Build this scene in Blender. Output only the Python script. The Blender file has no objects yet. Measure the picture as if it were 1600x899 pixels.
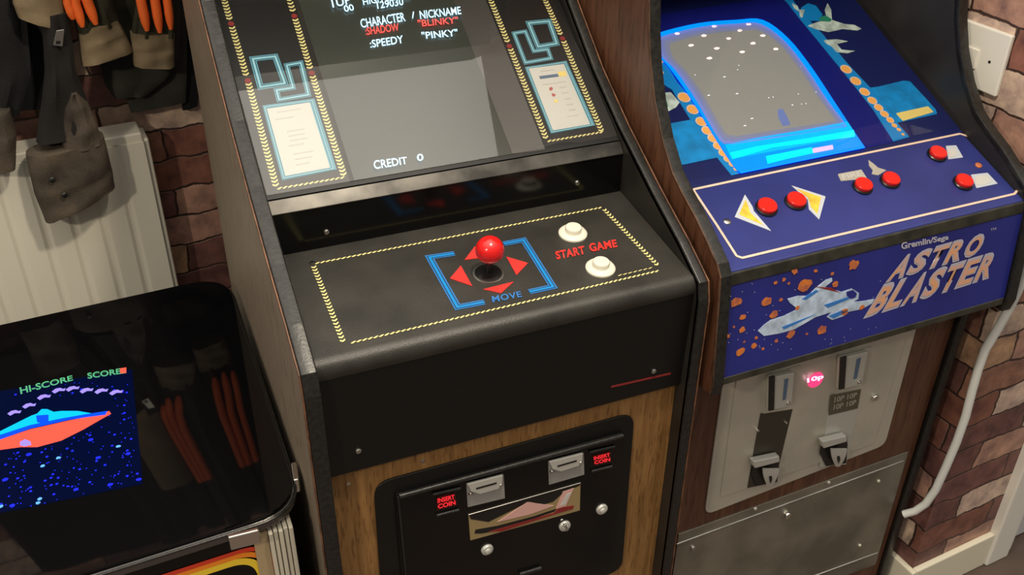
import bpy, bmesh, math, random
from mathutils import Vector as V, Matrix
random.seed(4)
C = bpy.context.scene.collection
SC = bpy.context.scene
Z0 = 1.08                                   # height of the middle cabinet's control panel front edge
F = 1550.0                                  # focal length in pixels of a 1600 px wide frame
# ---------------------------------------------------------------- camera
def rotcam():
    p, r, y = math.radians(32.763), math.radians(.62), math.radians(22.95)
    right = V((1, 0, 0)); fwd = V((0, math.cos(p), -math.sin(p))); up = V((0, math.sin(p), math.cos(p)))
    c, s = math.cos(r), math.sin(r)
    r2 = c*right + s*up; u2 = -s*right + c*up
    M = Matrix.Rotation(-y, 3, 'Z')
    return M @ r2, M @ u2, M @ fwd
RX, UP, FW = rotcam()
CAM = V((-.16807833, -1.04963186, .79315827 + Z0))
cd = bpy.data.cameras.new('camera'); cam = bpy.data.objects.new('camera', cd); C.objects.link(cam)
cam.matrix_world = Matrix(((RX.x, UP.x, -FW.x, CAM.x), (RX.y, UP.y, -FW.y, CAM.y), (RX.z, UP.z, -FW.z, CAM.z), (0, 0, 0, 1)))
cd.sensor_width = 36; cd.lens = F/1600*36; cd.clip_start = .02
SC.camera = cam
# ---------------------------------------------------------------- world and lights
SC.view_settings.view_transform = 'Standard'; SC.view_settings.look = 'None'
SC.view_settings.gamma = 1; SC.view_settings.use_curve_mapping = False
SC.view_settings.exposure = 0.68
w = bpy.data.worlds.new('world'); SC.world = w; w.use_nodes = True
nt = w.node_tree; nt.nodes.clear()
N = nt.nodes.new; K = nt.links.new
tc = N('ShaderNodeTexCoord'); sx = N('ShaderNodeSeparateXYZ'); K(tc.outputs['Generated'], sx.inputs[0])
cr = N('ShaderNodeValToRGB'); K(sx.outputs['Z'], cr.inputs[0])
cr.color_ramp.elements[0].position = 0.0; cr.color_ramp.elements[0].color = (.10, .09, .08, 1)
cr.color_ramp.elements[1].position = 1.0; cr.color_ramp.elements[1].color = (1.75, 1.62, 1.42, 1)
e = cr.color_ramp.elements.new(.6); e.color = (.26, .24, .21, 1)
e = cr.color_ramp.elements.new(.9); e.color = (1.25, 1.16, 1.02, 1)
bg = N('ShaderNodeBackground'); bg.inputs[1].default_value = .95; K(cr.outputs[0], bg.inputs[0])
wo = N('ShaderNodeOutputWorld'); K(bg.outputs[0], wo.inputs[0])
def lamp(name, loc, power, col, rad):
    l = bpy.data.lights.new(name, 'POINT'); l.energy = power; l.color = col; l.shadow_soft_size = rad
    o = bpy.data.objects.new(name, l); o.location = loc; C.objects.link(o)
lamp('ceiling_and_fill_light', (.35, -.30, 2.45), 38, (1, .87, .68), .06)
lamp('ceiling_and_fill_light', (-1.5, -1.3, 2.35), 44, (1, .87, .68), .06)  # added fill light from the left, not a lamp of the room

# ---------------------------------------------------------------- materials
def mat(name, col, rough=.5, metal=0, emis=None, es=1, noise=0, nscale=30, bump=0, bscale=200, spec=.5, stretch=(1, 1, 1), col2=None, coat=0):
    m = bpy.data.materials.new(name); m.use_nodes = True
    t = m.node_tree; b = t.nodes['Principled BSDF']
    b.inputs['Base Color'].default_value = (*col, 1); b.inputs['Roughness'].default_value = rough
    b.inputs['Metallic'].default_value = metal; b.inputs['Specular IOR Level'].default_value = spec
    b.inputs['Coat Weight'].default_value = coat; b.inputs['Coat Roughness'].default_value = .08
    if emis: b.inputs['Emission Color'].default_value = (*emis, 1); b.inputs['Emission Strength'].default_value = es
    co = t.nodes.new('ShaderNodeTexCoord'); mp = t.nodes.new('ShaderNodeMapping'); mp.inputs['Scale'].default_value = stretch
    t.links.new(co.outputs['Object'], mp.inputs[0])
    if noise or col2:
        n = t.nodes.new('ShaderNodeTexNoise'); n.inputs['Scale'].default_value = nscale; n.inputs['Detail'].default_value = 6
        t.links.new(mp.outputs[0], n.inputs['Vector'])
        r = t.nodes.new('ShaderNodeValToRGB'); r.color_ramp.elements[0].position = .35; r.color_ramp.elements[1].position = .65
        c2 = col2 or tuple(min(1, c*(1+noise)) for c in col); c1 = col if col2 else tuple(c*(1-noise) for c in col)
        r.color_ramp.elements[0].color = (*c1, 1); r.color_ramp.elements[1].color = (*c2, 1)
        t.links.new(n.outputs[0], r.inputs[0]); t.links.new(r.outputs[0], b.inputs['Base Color'])
    if bump:
        n2 = t.nodes.new('ShaderNodeTexNoise'); n2.inputs['Scale'].default_value = bscale; n2.inputs['Detail'].default_value = 3
        t.links.new(mp.outputs[0], n2.inputs['Vector'])
        bp = t.nodes.new('ShaderNodeBump'); bp.inputs['Strength'].default_value = bump; bp.inputs['Distance'].default_value = .002
        t.links.new(n2.outputs[0], bp.inputs['Height']); t.links.new(bp.outputs[0], b.inputs['Normal'])
    return m
def brick(name, rot):
    m = mat(name, (.2, .1, .08), .55, bump=0)
    t = m.node_tree; b = t.nodes['Principled BSDF']; n = t.nodes.new; l = t.links.new
    co = n('ShaderNodeTexCoord'); sp = n('ShaderNodeSeparateXYZ'); geo = n('ShaderNodeNewGeometry'); l(geo.outputs['Position'], sp.inputs[0])
    ad = n('ShaderNodeCombineXYZ'); su = n('ShaderNodeMath'); su.operation = 'SUBTRACT'; l(sp.outputs['X'], su.inputs[0]); l(sp.outputs['Y'], su.inputs[1])
    l(su.outputs[0], ad.inputs[0]); l(sp.outputs['Z'], ad.inputs[1])
    no = n('ShaderNodeTexNoise'); no.inputs['Scale'].default_value = 16; no.inputs['Detail'].default_value = 5; l(geo.outputs['Position'], no.inputs['Vector'])
    vm = n('ShaderNodeVectorMath'); vm.operation = 'SUBTRACT'; vm.inputs[1].default_value = (.5, .5, .5); l(no.outputs['Color'], vm.inputs[0])
    vs = n('ShaderNodeVectorMath'); vs.operation = 'SCALE'; vs.inputs['Scale'].default_value = .03; l(vm.outputs[0], vs.inputs[0])
    va = n('ShaderNodeVectorMath'); l(ad.outputs[0], va.inputs[0]); l(vs.outputs[0], va.inputs[1])
    br = n('ShaderNodeTexBrick'); l(va.outputs[0], br.inputs['Vector'])
    br.inputs['Scale'].default_value = 1; br.inputs['Brick Width'].default_value = .225; br.inputs['Row Height'].default_value = .074
    br.inputs['Mortar Size'].default_value = .0035; br.inputs['Mortar Smooth'].default_value = .6
    br.inputs['Color1'].default_value = (0, 0, 0, 1); br.inputs['Color2'].default_value = (1, 1, 1, 1); br.inputs['Mortar'].default_value = (.5, .5, .5, 1)
    ra = n('ShaderNodeValToRGB'); ra.color_ramp.interpolation = 'CONSTANT'; l(br.outputs['Color'], ra.inputs[0])
    pal = [(0, (.24, .11, .085)), (.12, (.34, .19, .14)), (.26, (.18, .09, .085)), (.38, (.45, .29, .24)), (.50, (.62, .52, .44)), (.62, (.27, .13, .10)), (.74, (.48, .33, .22)), (.84, (.20, .10, .095)), (.92, (.64, .54, .48))]
    ra.color_ramp.elements[0].color = (*pal[0][1], 1); ra.color_ramp.elements[1].position = pal[1][0]; ra.color_ramp.elements[1].color = (*pal[1][1], 1)
    for p, c in pal[2:]:
        q = ra.color_ramp.elements.new(p); q.color = (*c, 1)
    n2 = n('ShaderNodeTexNoise'); n2.inputs['Scale'].default_value = 22; n2.inputs['Detail'].default_value = 8; n2.inputs['Roughness'].default_value = .6; l(geo.outputs['Position'], n2.inputs['Vector'])
    r2 = n('ShaderNodeValToRGB'); r2.color_ramp.elements[0].position = .3; r2.color_ramp.elements[0].color = (.45, .38, .42, 1); r2.color_ramp.elements[1].position = .7; r2.color_ramp.elements[1].color = (1.35, 1.2, 1.05, 1)
    l(n2.outputs[0], r2.inputs[0])
    mu = n('ShaderNodeMix'); mu.data_type = 'RGBA'; mu.blend_type = 'MULTIPLY'; mu.inputs[0].default_value = 1; l(ra.outputs[0], mu.inputs[6]); l(r2.outputs[0], mu.inputs[7])
    mx = n('ShaderNodeMix'); mx.data_type = 'RGBA'; l(br.outputs['Fac'], mx.inputs[0]); l(mu.outputs[2], mx.inputs[6]); mx.inputs[7].default_value = (.05, .025, .02, 1)
    l(mx.outputs[2], b.inputs['Base Color'])
    iv = n('ShaderNodeMath'); iv.operation = 'SUBTRACT'; iv.inputs[0].default_value = 1; l(br.outputs['Fac'], iv.inputs[1])
    av = n('ShaderNodeMath'); av.operation = 'MULTIPLY_ADD'; l(n2.outputs[0], av.inputs[0]); av.inputs[1].default_value = .5; l(iv.outputs[0], av.inputs[2])
    bp = n('ShaderNodeBump'); bp.inputs['Strength'].default_value = .6; bp.inputs['Distance'].default_value = .004; l(av.outputs[0], bp.inputs['Height']); l(bp.outputs[0], b.inputs['Normal'])
    return m
def wood(name, c1, c2, rough=.4, sc=1):
    m = mat(name, c1, rough, bump=0); t = m.node_tree; b = t.nodes['Principled BSDF']; n = t.nodes.new; l = t.links.new
    co = n('ShaderNodeTexCoord'); mp = n('ShaderNodeMapping'); mp.inputs['Scale'].default_value = (1, 1, .07); l(co.outputs['Object'], mp.inputs[0])
    a = n('ShaderNodeTexNoise'); a.inputs['Scale'].default_value = 90*sc; a.inputs['Detail'].default_value = 8; a.inputs['Distortion'].default_value = .6; l(mp.outputs[0], a.inputs['Vector'])
    r = n('ShaderNodeValToRGB'); r.color_ramp.elements[0].position = .3; r.color_ramp.elements[0].color = (*c1, 1); r.color_ramp.elements[1].position = .68; r.color_ramp.elements[1].color = (*c2, 1)
    l(a.outputs[0], r.inputs[0])
    mp2 = n('ShaderNodeMapping'); mp2.inputs['Scale'].default_value = (1, 1, .12); l(co.outputs['Object'], mp2.inputs[0])
    k = n('ShaderNodeTexNoise'); k.inputs['Scale'].default_value = 260*sc; l(mp2.outputs[0], k.inputs['Vector'])
    r2 = n('ShaderNodeValToRGB'); r2.color_ramp.elements[0].position = .33; r2.color_ramp.elements[0].color = (.6, .55, .5, 1); r2.color_ramp.elements[1].position = .45; r2.color_ramp.elements[1].color = (1, 1, 1, 1); l(k.outputs[0], r2.inputs[0])
    mu = n('ShaderNodeMix'); mu.data_type = 'RGBA'; mu.blend_type = 'MULTIPLY'; mu.inputs[0].default_value = 1; l(r.outputs[0], mu.inputs[6]); l(r2.outputs[0], mu.inputs[7]); l(mu.outputs[2], b.inputs['Base Color'])
    return m
def glass(name, tint, fac_scale, rough=.02):
    m = bpy.data.materials.new(name); m.use_nodes = True; t = m.node_tree; t.nodes.clear(); n = t.nodes.new; l = t.links.new
    tr = n('ShaderNodeBsdfTransparent'); tr.inputs[0].default_value = (*tint, 1)
    gl = n('ShaderNodeBsdfGlossy'); gl.inputs['Roughness'].default_value = rough
    fr = n('ShaderNodeFresnel'); fr.inputs[0].default_value = 1.5
    m0 = n('ShaderNodeMath'); m0.operation = 'MULTIPLY'; m0.inputs[1].default_value = fac_scale; l(fr.outputs[0], m0.inputs[0])
    ge = n('ShaderNodeNewGeometry'); iv = n('ShaderNodeMath'); iv.operation = 'SUBTRACT'; iv.inputs[0].default_value = 1; l(ge.outputs['Backfacing'], iv.inputs[1])
    mm = n('ShaderNodeMath'); mm.operation = 'MULTIPLY'; l(m0.outputs[0], mm.inputs[0]); l(iv.outputs[0], mm.inputs[1])
    mx = n('ShaderNodeMixShader'); l(mm.outputs[0], mx.inputs[0]); l(tr.outputs[0], mx.inputs[1]); l(gl.outputs[0], mx.inputs[2])
    o = n('ShaderNodeOutputMaterial'); l(mx.outputs[0], o.inputs[0]); return m
M = {}
M['black'] = mat('black_vinyl', (.006, .0058, .0055), .38, bump=.15, bscale=900, spec=.35)
M['cp'] = mat('control_panel_black', (.030, .028, .024), .36, bump=.3, bscale=700, noise=.25, nscale=14)
M['gloss'] = mat('gloss_black', (.003, .003, .003), .14, spec=.4)
M['inner'] = mat('inner_side_black', (.02, .018, .016), .42, noise=.4, nscale=9)
M['mold'] = mat('worn_edge_molding', (.010, .010, .0095), .34, col2=(.022, .021, .019), nscale=140, bump=.15, bscale=260, spec=.45)
M['bz'] = mat('bezel_black', (.008, .008, .0085), .4)
M['silver2'] = mat('silver_paint', (.62, .62, .58), .3, .35)
M['rim'] = mat('table_rim_metal', (.16, .155, .15), .25, .8)
M['darkedge'] = mat('worn_brown_edge', (.09, .045, .025), .6, noise=.5, nscale=40)
M['orange_edge'] = mat('worn_orange_wood_edge', (.15, .068, .035), .6, noise=.5, nscale=40)
M['side'] = wood('brown_side_laminate', (.22, .175, .13), (.27, .225, .17), .5)
M['wood'] = wood('oak_veneer', (.19, .092, .026), (.33, .175, .06), .45)
M['redwood'] = wood('red_brown_veneer', (.075, .028, .014), (.14, .06, .033), .35, .6)
M['yellow'] = mat('rope_yellow', (.78, .70, .30), .5)
M['red'] = mat('print_red', (.75, .035, .03), .45)
M['darkred'] = mat('dark_red', (.25, .02, .02), .5)
M['teal'] = mat('maze_blue', (.10, .34, .46), .5)
M['teal2'] = mat('maze_pale_blue', (.28, .60, .72), .5)
M['mblue'] = mat('maze_mid_blue', (.03, .18, .52), .5)
M['dkblue'] = mat('maze_dark_line', (.012, .04, .07), .5)
M['card'] = mat('card_white', (.60, .60, .57), .6)
M['cardtext'] = mat('card_print', (.52, .52, .5), .6)
M['cardblue'] = mat('card_print_blue', (.10, .16, .26), .6)
M['cardyel'] = mat('card_print_yellow', (.8, .65, .2), .6)
M['cardred'] = mat('card_print_red', (.45, .10, .10), .6)
M['crt'] = mat('picture_tube', (.042, .048, .040), .3, spec=.5)
M['crtdark'] = mat('tube_mask', (.05, .047, .043), .35)
M['pane'] = glass('cover_glass', (.97, .97, .97), 2.3)
M['pane_thin'] = glass('thin_cover_glass', (.98, .98, .98), 1.1)
M['txt'] = mat('screen_white', (0, 0, 0), emis=(.50, .82, 1.0), es=1.5)
M['txtred'] = mat('screen_red', (0, 0, 0), emis=(1, .09, .07), es=1.2)
M['txtcy'] = mat('screen_cyan', (0, 0, 0), emis=(.02, .55, 1), es=1.5)
M['ball'] = mat('red_ball', (.72, .012, .012), .22, coat=.4)
M['white'] = mat('white_plastic', (.78, .76, .64), .3)
M['steel'] = mat('brushed_metal', (.55, .54, .50), .32, 1, noise=.15, nscale=25)
M['chrome'] = mat('chrome', (.75, .74, .70), .14, 1)
M['lipmetal'] = mat('worn_lip_metal', (.05, .047, .042), .34, .5, noise=.6, nscale=18)
M['plate'] = mat('coin_plate_metal', (.62, .60, .52), .42, .45, noise=.08, nscale=12)
M['lowplate'] = mat('lower_plate_metal', (.30, .285, .235), .38, .7, noise=.25, nscale=9)
M['rad'] = mat('radiator_white', (.80, .77, .66), .35)
M['paintwhite'] = mat('paint_white', (.80, .78, .72), .4)
M['greydoor'] = mat('door_grey_white', (.60, .61, .62), .5)
M['cable'] = mat('white_conduit', (.72, .74, .72), .35)
M['navy'] = mat('navy_print', (.006, .012, .10), .4)
M['acp'] = mat('blue_control_panel', (.026, .036, .20), .38, noise=.12, nscale=10)
M['amq'] = mat('blue_front_panel', (.020, .026, .22), .3, noise=.15, nscale=6)
M['cream'] = mat('cream_line', (.80, .60, .47), .5)
M['worn'] = mat('worn_dark_edge', (.020, .020, .015), .42, col2=(.048, .045, .033), nscale=35)
M['ribbon'] = mat('ribbon_blue', (.004, .24, .66), .45)
M['cyan'] = mat('cyan_card', (.002, .24, .62), .5, noise=.2, nscale=40)
M['orange'] = mat('dot_orange', (.90, .42, .10), .5)
M['cream2'] = mat('dot_rim', (.78, .62, .50), .5)
M['lilac'] = mat('letter_rim', (.50, .48, .58), .45)
M['peach'] = mat('letter_peach', (.82, .40, .20), .45, col2=(.62, .42, .40), nscale=30)
M['shipw'] = mat('ship_white', (.50, .62, .80), .5, noise=.25, nscale=60)
M['shipb'] = mat('ship_blue', (.04, .20, .60), .5)
M['rock'] = mat('rock_orange', (.75, .22, .04), .5, col2=(.42, .12, .07), nscale=90)
M['green'] = mat('print_green', (.02, .25, .16), .5)
M['palew'] = mat('print_pale', (.50, .62, .60), .5, noise=.3, nscale=60)
M['ayellow'] = mat('arrow_yellow', (.80, .55, .06), .5, noise=.2, nscale=80)
M['silver'] = mat('arrow_silver', (.55, .60, .68), .4)
M['btnred'] = mat('button_red', (.80, .02, .012), .3)
M['blackpl'] = mat('black_plastic', (.01, .01, .01), .3)
M['ascreen'] = mat('space_screen', (.20, .20, .185), .3, emis=(.20, .195, .185), es=.38)
M['aglow'] = mat('screen_blue_glow', (0, .02, .1), .3, emis=(.0, .18, 1.0), es=1.25)
M['aglow2'] = mat('screen_deep_blue', (0, .01, .1), .3, emis=(.0, .03, .9), es=.55)
M['acyan'] = mat('screen_bright_cyan', (0, 0, 0), .3, emis=(.0, .85, 1.0), es=1.2)
M['amid'] = mat('screen_mid_blue', (0, 0, 0), .3, emis=(.0, .40, 1.0), es=1.0)
M['apink'] = mat('screen_pink', (0, 0, 0), .3, emis=(.75, .45, .85), es=1)
M['aalien'] = mat('screen_alien', (0, 0, 0), .3, emis=(1, .72, .6), es=1.2)
M['astar'] = mat('screen_star', (0, 0, 0), .3, emis=(.8, .8, .85), es=1)
M['asur'] = mat('screen_surround', (.008, .012, .19), .3)  # blue glow of the screen is put into this colour
M['lampglow'] = mat('lit_credit_lamp', (.3, 0, .02), .3, emis=(1, .04, .16), es=.9)
M['lamphot'] = mat('lit_lamp_text', (.3, 0, .02), .3, emis=(1, .5, .7), es=1.2)
M['redlit'] = mat('price_lit', (.3, .01, .01), .3, emis=(.8, .02, .03), es=.7)
M['redwin'] = mat('price_window', (.05, .002, .002), .3)
M['gold'] = mat('gold_print', (.34, .25, .12), .4)
M['pinkp'] = mat('pink_print', (.72, .42, .38), .5)
M['brown'] = mat('brown_label', (.10, .085, .055), .5)
M['tglass'] = mat('table_glass_top', (.003, .003, .0035), .03, spec=.6)
M['beige'] = mat('beige_wood', (.42, .32, .19), .5)
M['post'] = mat('cream_corner_post', (.62, .58, .47), .45)
M['fyel'] = mat('stripe_yellow', (.85, .60, .04), .4)
M['fora'] = mat('stripe_orange', (.85, .25, .02), .4)
M['fred'] = mat('stripe_red', (.65, .05, .02), .4)
M['tscr'] = mat('space_field', (0, 0, .004), .3, emis=(.0, .002, .016), es=1, spec=.1)
M['tblue'] = mat('star_blue', (0, 0, 0), .3, emis=(.01, .02, .75), es=.9)
M['tblue2'] = mat('star_pale', (0, 0, 0), .3, emis=(.12, .40, .9), es=1)
M['tcy'] = mat('saucer_cyan', (0, 0, 0), .3, emis=(.0, .45, .85), es=1)
M['tbl'] = mat('saucer_blue', (0, 0, 0), .3, emis=(.0, .06, .95), es=1)
M['tred'] = mat('saucer_red', (0, 0, 0), .3, emis=(.90, .085, .05), es=1)
M['tpur'] = mat('arc_purple', (0, 0, 0), .3, emis=(.30, .22, .85), es=1)
M['tgrn'] = mat('score_green', (0, 0, 0), .3, emis=(.08, .35, .16), es=1)
M['floor'] = mat('dark_floor', (.09, .06, .045), .5, noise=.3, nscale=6)
M['skirt'] = mat('skirting_cream', (.80, .75, .60), .4)
M['khaki'] = mat('khaki_cloth', (.026, .025, .011), .9, bump=.5, bscale=300, noise=.3, nscale=25)
M['cuff'] = mat('beige_cuff', (.20, .15, .085), .85, bump=.4, bscale=500, noise=.12)
M['stripe'] = mat('orange_stripe', (.95, .16, .02), .7, bump=.6, bscale=500)
M['greycl'] = mat('grey_green_cloth', (.032, .032, .026), .9, bump=.4, bscale=300, noise=.2, nscale=20)
M['blackcl'] = mat('black_cloth', (.0025, .0025, .0032), .9, bump=.5, bscale=200, noise=.3, nscale=20)
M['taupe'] = mat('taupe_suede', (.035, .027, .021), .9, bump=.5, bscale=200, col2=(.10, .078, .055), nscale=14)
M['darktaupe'] = mat('dark_wool', (.009, .0075, .007), .95, bump=.5, bscale=200, noise=.3, nscale=14)

# ---------------------------------------------------------------- helpers
def link(name, me, m, parent=None, bevel=0, smooth=False):
    o = bpy.data.objects.new(name, me); C.objects.link(o)
    if m: me.materials.append(M[m] if isinstance(m, str) else m)
    if parent: o.parent = parent
    if smooth:
        for p in me.polygons: p.use_smooth = True
    if bevel:
        b = o.modifiers.new('bevel', 'BEVEL'); b.width = bevel; b.segments = 3; b.limit_method = 'ANGLE'; b.angle_limit = math.radians(35)
        b.harden_normals = False
    return o
def empty(name, loc, label, cat, group=None):
    o = bpy.data.objects.new(name, None); C.objects.link(o); o['label'] = label; o['category'] = cat
    o.empty_display_size = .05
    if group: o['group'] = group
    return o
def tag(o, label, cat, group=None):
    o['label'] = label; o['category'] = cat
    if group: o['group'] = group
    return o
class MB:
    def __init__(s): s.v = []; s.f = []
    def add(s, vs, fs):
        k = len(s.v); s.v += [tuple(v) for v in vs]; s.f += [tuple(i+k for i in f) for f in fs]
    def prism(s, a, b):           # two matching loops
        n = len(a); s.add(list(a)+list(b), [tuple(range(n))[::-1], tuple(range(n, 2*n))]+[(i, (i+1) % n, n+(i+1) % n, n+i) for i in range(n)])
    def box(s, p0, ax, ay, az):   # corner and three edge vectors
        p0 = V(p0); ax, ay, az = V(ax), V(ay), V(az)
        a = [p0, p0+ax, p0+ax+ay, p0+ay]; s.prism(a, [q+az for q in a])
    def lathe(s, c, ax, prof, n=28):   # prof: (r, h) along ax
        c = V(c); ax = V(ax).normalized(); u = ax.orthogonal().normalized(); v = ax.cross(u)
        vs = []; fs = []
        for r, h in prof:
            for i in range(n):
                a = 2*math.pi*i/n; vs.append(c+ax*h+(u*math.cos(a)+v*math.sin(a))*r)
        m = len(prof)
        for j in range(m-1):
            for i in range(n): fs.append((j*n+i, j*n+(i+1) % n, (j+1)*n+(i+1) % n, (j+1)*n+i))
        fs.append(tuple(range(n))[::-1]); fs.append(tuple((m-1)*n+i for i in range(n)))
        s.add(vs, fs)
    def tube(s, pts, r, n=12):
        pts = [V(p) for p in pts]; vs = []; fs = []
        rr = r if isinstance(r, (list, tuple)) else [r]*len(pts)
        u = None
        for i, p in enumerate(pts):
            t = (pts[min(i+1, len(pts)-1)]-pts[max(i-1, 0)]).normalized()
            u = t.orthogonal().normalized() if u is None else (u-t*u.dot(t)).normalized()
            v = t.cross(u)
            for k in range(n):
                a = 2*math.pi*k/n; vs.append(p+(u*math.cos(a)+v*math.sin(a))*rr[i])
        for i in range(len(pts)-1):
            for k in range(n): fs.append((i*n+k, i*n+(k+1) % n, (i+1)*n+(k+1) % n, (i+1)*n+k))
        fs.append(tuple(range(n))[::-1]); fs.append(tuple((len(pts)-1)*n+k for k in range(n)))
        s.add(vs, fs)
    def build(s, name, m, parent=None, bevel=0, smooth=False):
        me = bpy.data.meshes.new(name); me.from_pydata(s.v, [], s.f); me.validate()
        bm = bmesh.new(); bm.from_mesh(me); bmesh.ops.recalc_face_normals(bm, faces=bm.faces); bm.to_mesh(me); bm.free()
        o = link(name, me, m, parent, bevel)
        if smooth:
            for p in me.polygons: p.use_smooth = True
            md = o.modifiers.new('split', 'EDGE_SPLIT'); md.split_angle = math.radians(40)
        return o
def ray(x, y): return (RX*(x-800) - UP*(y-449.5) + FW*F)
class Plane:                      # a real surface of the place
    def __init__(s, p, n, ux): s.p = V(p); s.n = V(n).normalized(); s.ux = V(ux).normalized(); s.uy = s.n.cross(s.ux)
    def at(s, x, y, h=0):
        d = ray(x, y); t = ((s.p+s.n*h)-CAM).dot(s.n)/d.dot(s.n); return CAM+d*t
    def pts(s, ps, h=0): return [s.at(*p, h) for p in ps]
def rounded(pts, r, k=6):         # 3D polygon with rounded corners (r scalar or per corner)
    out = []; n = len(pts)
    for i in range(n):
        ri = r[i] if isinstance(r, (list, tuple)) else r
        p = pts[i]; a = (pts[i-1]-p); b = (pts[(i+1) % n]-p)
        if ri <= 0: out.append(p); continue
        ang = a.angle(b); dd = min(ri/math.tan(ang/2), a.length*.45, b.length*.45)
        A = p+a.normalized()*dd; B = p+b.normalized()*dd
        for j in range(k+1):
            t = j/k; out.append(A*(1-t)**2+p*2*t*(1-t)+B*t*t)
    return out
def plate(name, pl, ps, h0, h1, m, parent, r=0, bevel=0):   # outline on a surface, thickness h0..h1 along its normal
    q = pl.pts(ps, h1)
    if r: q = rounded(q, r)
    b = MB(); b.prism([v-pl.n*(h1-h0) for v in q], q); return b.build(name, m, parent, bevel)
def ribbon(mb, pl, pts3, w, closed, h=.0004):
    n = len(pts3); P = list(pts3); segs = n if closed else n-1
    L = []; Rr = []
    for i in range(n):
        a = P[i-1] if (i or closed) else None; b = P[(i+1) % n] if (i < n-1 or closed) else None
        d1 = (P[i]-a).normalized() if a is not None else None; d2 = (b-P[i]).normalized() if b is not None else None
        if d1 is None: d1 = d2
        if d2 is None: d2 = d1
        n1 = pl.n.cross(d1).normalized(); n2 = pl.n.cross(d2).normalized(); m = (n1+n2); m = m/max(.3, m.dot(n1))*1.0
        L.append(P[i]+m*w/2); Rr.append(P[i]-m*w/2)
    for i in range(segs):
        j = (i+1) % n
        a = [L[i], L[j], Rr[j], Rr[i]]; mb.prism([q-pl.n*h for q in a], a)
def stroke(name, pl, ps, w, m, parent, closed=True, h=.0008, r=0):
    b = MB(); q = pl.pts(ps, h)
    if r: q = rounded(q, r)
    ribbon(b, pl, q, w, closed); return b.build(name, m, parent)
def maze(name, pl, ps, w, parent, closed=True, base='teal', line='teal2', h=.0006):
    o = stroke(name, pl, ps, w, base, parent, closed, h)
    q = pl.pts(ps, h+.0003)
    b = MB(); ribbon(b, pl, q, w*.62, closed, .0002); b.build('dark_line', 'dkblue', o)
    q = pl.pts(ps, h+.0006)
    b = MB(); ribbon(b, pl, q, w*.36, closed, .0002); b.build('pale_line', line, o)
    return o
def run(name, pl, a, c, parent, dash, step, h, m, skip=None):
    b = MB(); A, B = pl.at(*a, h), pl.at(*c, h); d = B-A; L = d.length; d.normalize(); s = pl.n.cross(d); k = max(1, int(L/step))
    for i in range(k):
        p = A+d*(i+.5)*L/k
        if skip and any((p-pl.at(*c2, h)).length < .006 for c2 in skip): continue
        q = [p+d*u+s*v for u, v in dash]; b.prism([v-pl.n*.0004 for v in q], q)
    return b.build(name, m, parent)
def rope(name, pl, segs, parent, step=.0062, wd=.0095, h=.0008, slant=.0022, th=.0032, m='yellow', col=None):
    dash = [(-slant-th/2, -wd/2), (-th/2, 0), (-slant*1.4-th/2, wd/2), (-slant*1.4+th/2, wd/2), (th/2, 0), (-slant+th/2, -wd/2)]
    for a, c in segs: run(name, pl, a, c, parent, dash, step, h, m, col)
def hrope(name, pl, segs, parent, step=.0078, h=.0008, m='yellow', wd=.0036):
    t = step; dash = [(-t*.48, -wd*.45), (-t*.1, -wd*.5), (t*.48, wd*.25), (t*.45, wd*.5), (t*.1, wd*.5), (-t*.48, -wd*.05)]
    for a, c in segs: run(name, pl, a, c, parent, dash, step, h, m)
def text(name, s, quad, m, parent, shear=0, bold=0, space=1.0, depth=None, pl=None):
    """quad: 3D corners TL, TR, BR, BL on a surface; the word's box is mapped onto it."""
    cu = bpy.data.curves.new(name, 'FONT'); cu.body = s; cu.offset = bold; cu.space_character = space; cu.resolution_u = 3
    to = bpy.data.objects.new('tmp', cu); C.objects.link(to)
    dg = bpy.context.evaluated_depsgraph_get(); me = bpy.data.meshes.new_from_object(to.evaluated_get(dg))
    bpy.data.objects.remove(to); bpy.data.curves.remove(cu)
    xs = [v.co.x for v in me.vertices]; ys = [v.co.y for v in me.vertices]; x0, x1, y0, y1 = min(xs), max(xs), min(ys), max(ys)
    TL, TR, BR, BL = quad
    for v in me.vertices:
        a = (v.co.x-x0)/(x1-x0); b = (v.co.y-y0)/(y1-y0)
        v.co = (BL*(1-a)+BR*a)*(1-b)+(TL*(1-a)+TR*a)*b
    me.materials.clear()
    return link(name, me, m, parent)
def ptext(name, s, pl, quad, m, parent, h=.001, **k): return text(name, s, pl.pts(quad, h), m, parent, **k)
def dots(name, pl, lst, m, parent, h=.001, th=.0004, n=14, jag=0, px=None):
    b = MB()
    for x, y, r, *asp in lst:
        c = pl.at(x, y, h); a = asp[0] if asp else 1
        q = [c+(pl.ux*math.cos(t)*a+pl.uy*math.sin(t))*r*(1+random.uniform(-jag, jag)) for t in [2*math.pi*i/n for i in range(n)]]
        b.prism([v-pl.n*th for v in q], q)
    return b.build(name, m, parent)
def bolt(name, pl, x, y, r, parent, m='chrome', h=.003, base=0):
    b = MB(); c = pl.at(x, y, base+h); b.lathe(c-pl.n*h, pl.n, [(r, 0), (r, h*.5), (r*.75, h*.9), (r*.3, h)], 16); return b.build(name, m, parent, smooth=True)
def side(name, x0, x1, prof, ex, ey, o, m, parent):
    b = MB(); f = lambda x: [o+ex*x+ey*y+V((0, 0, z)) for y, z in prof]
    b.prism(f(x0), f(x1)); return b.build(name, m, parent)
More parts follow.
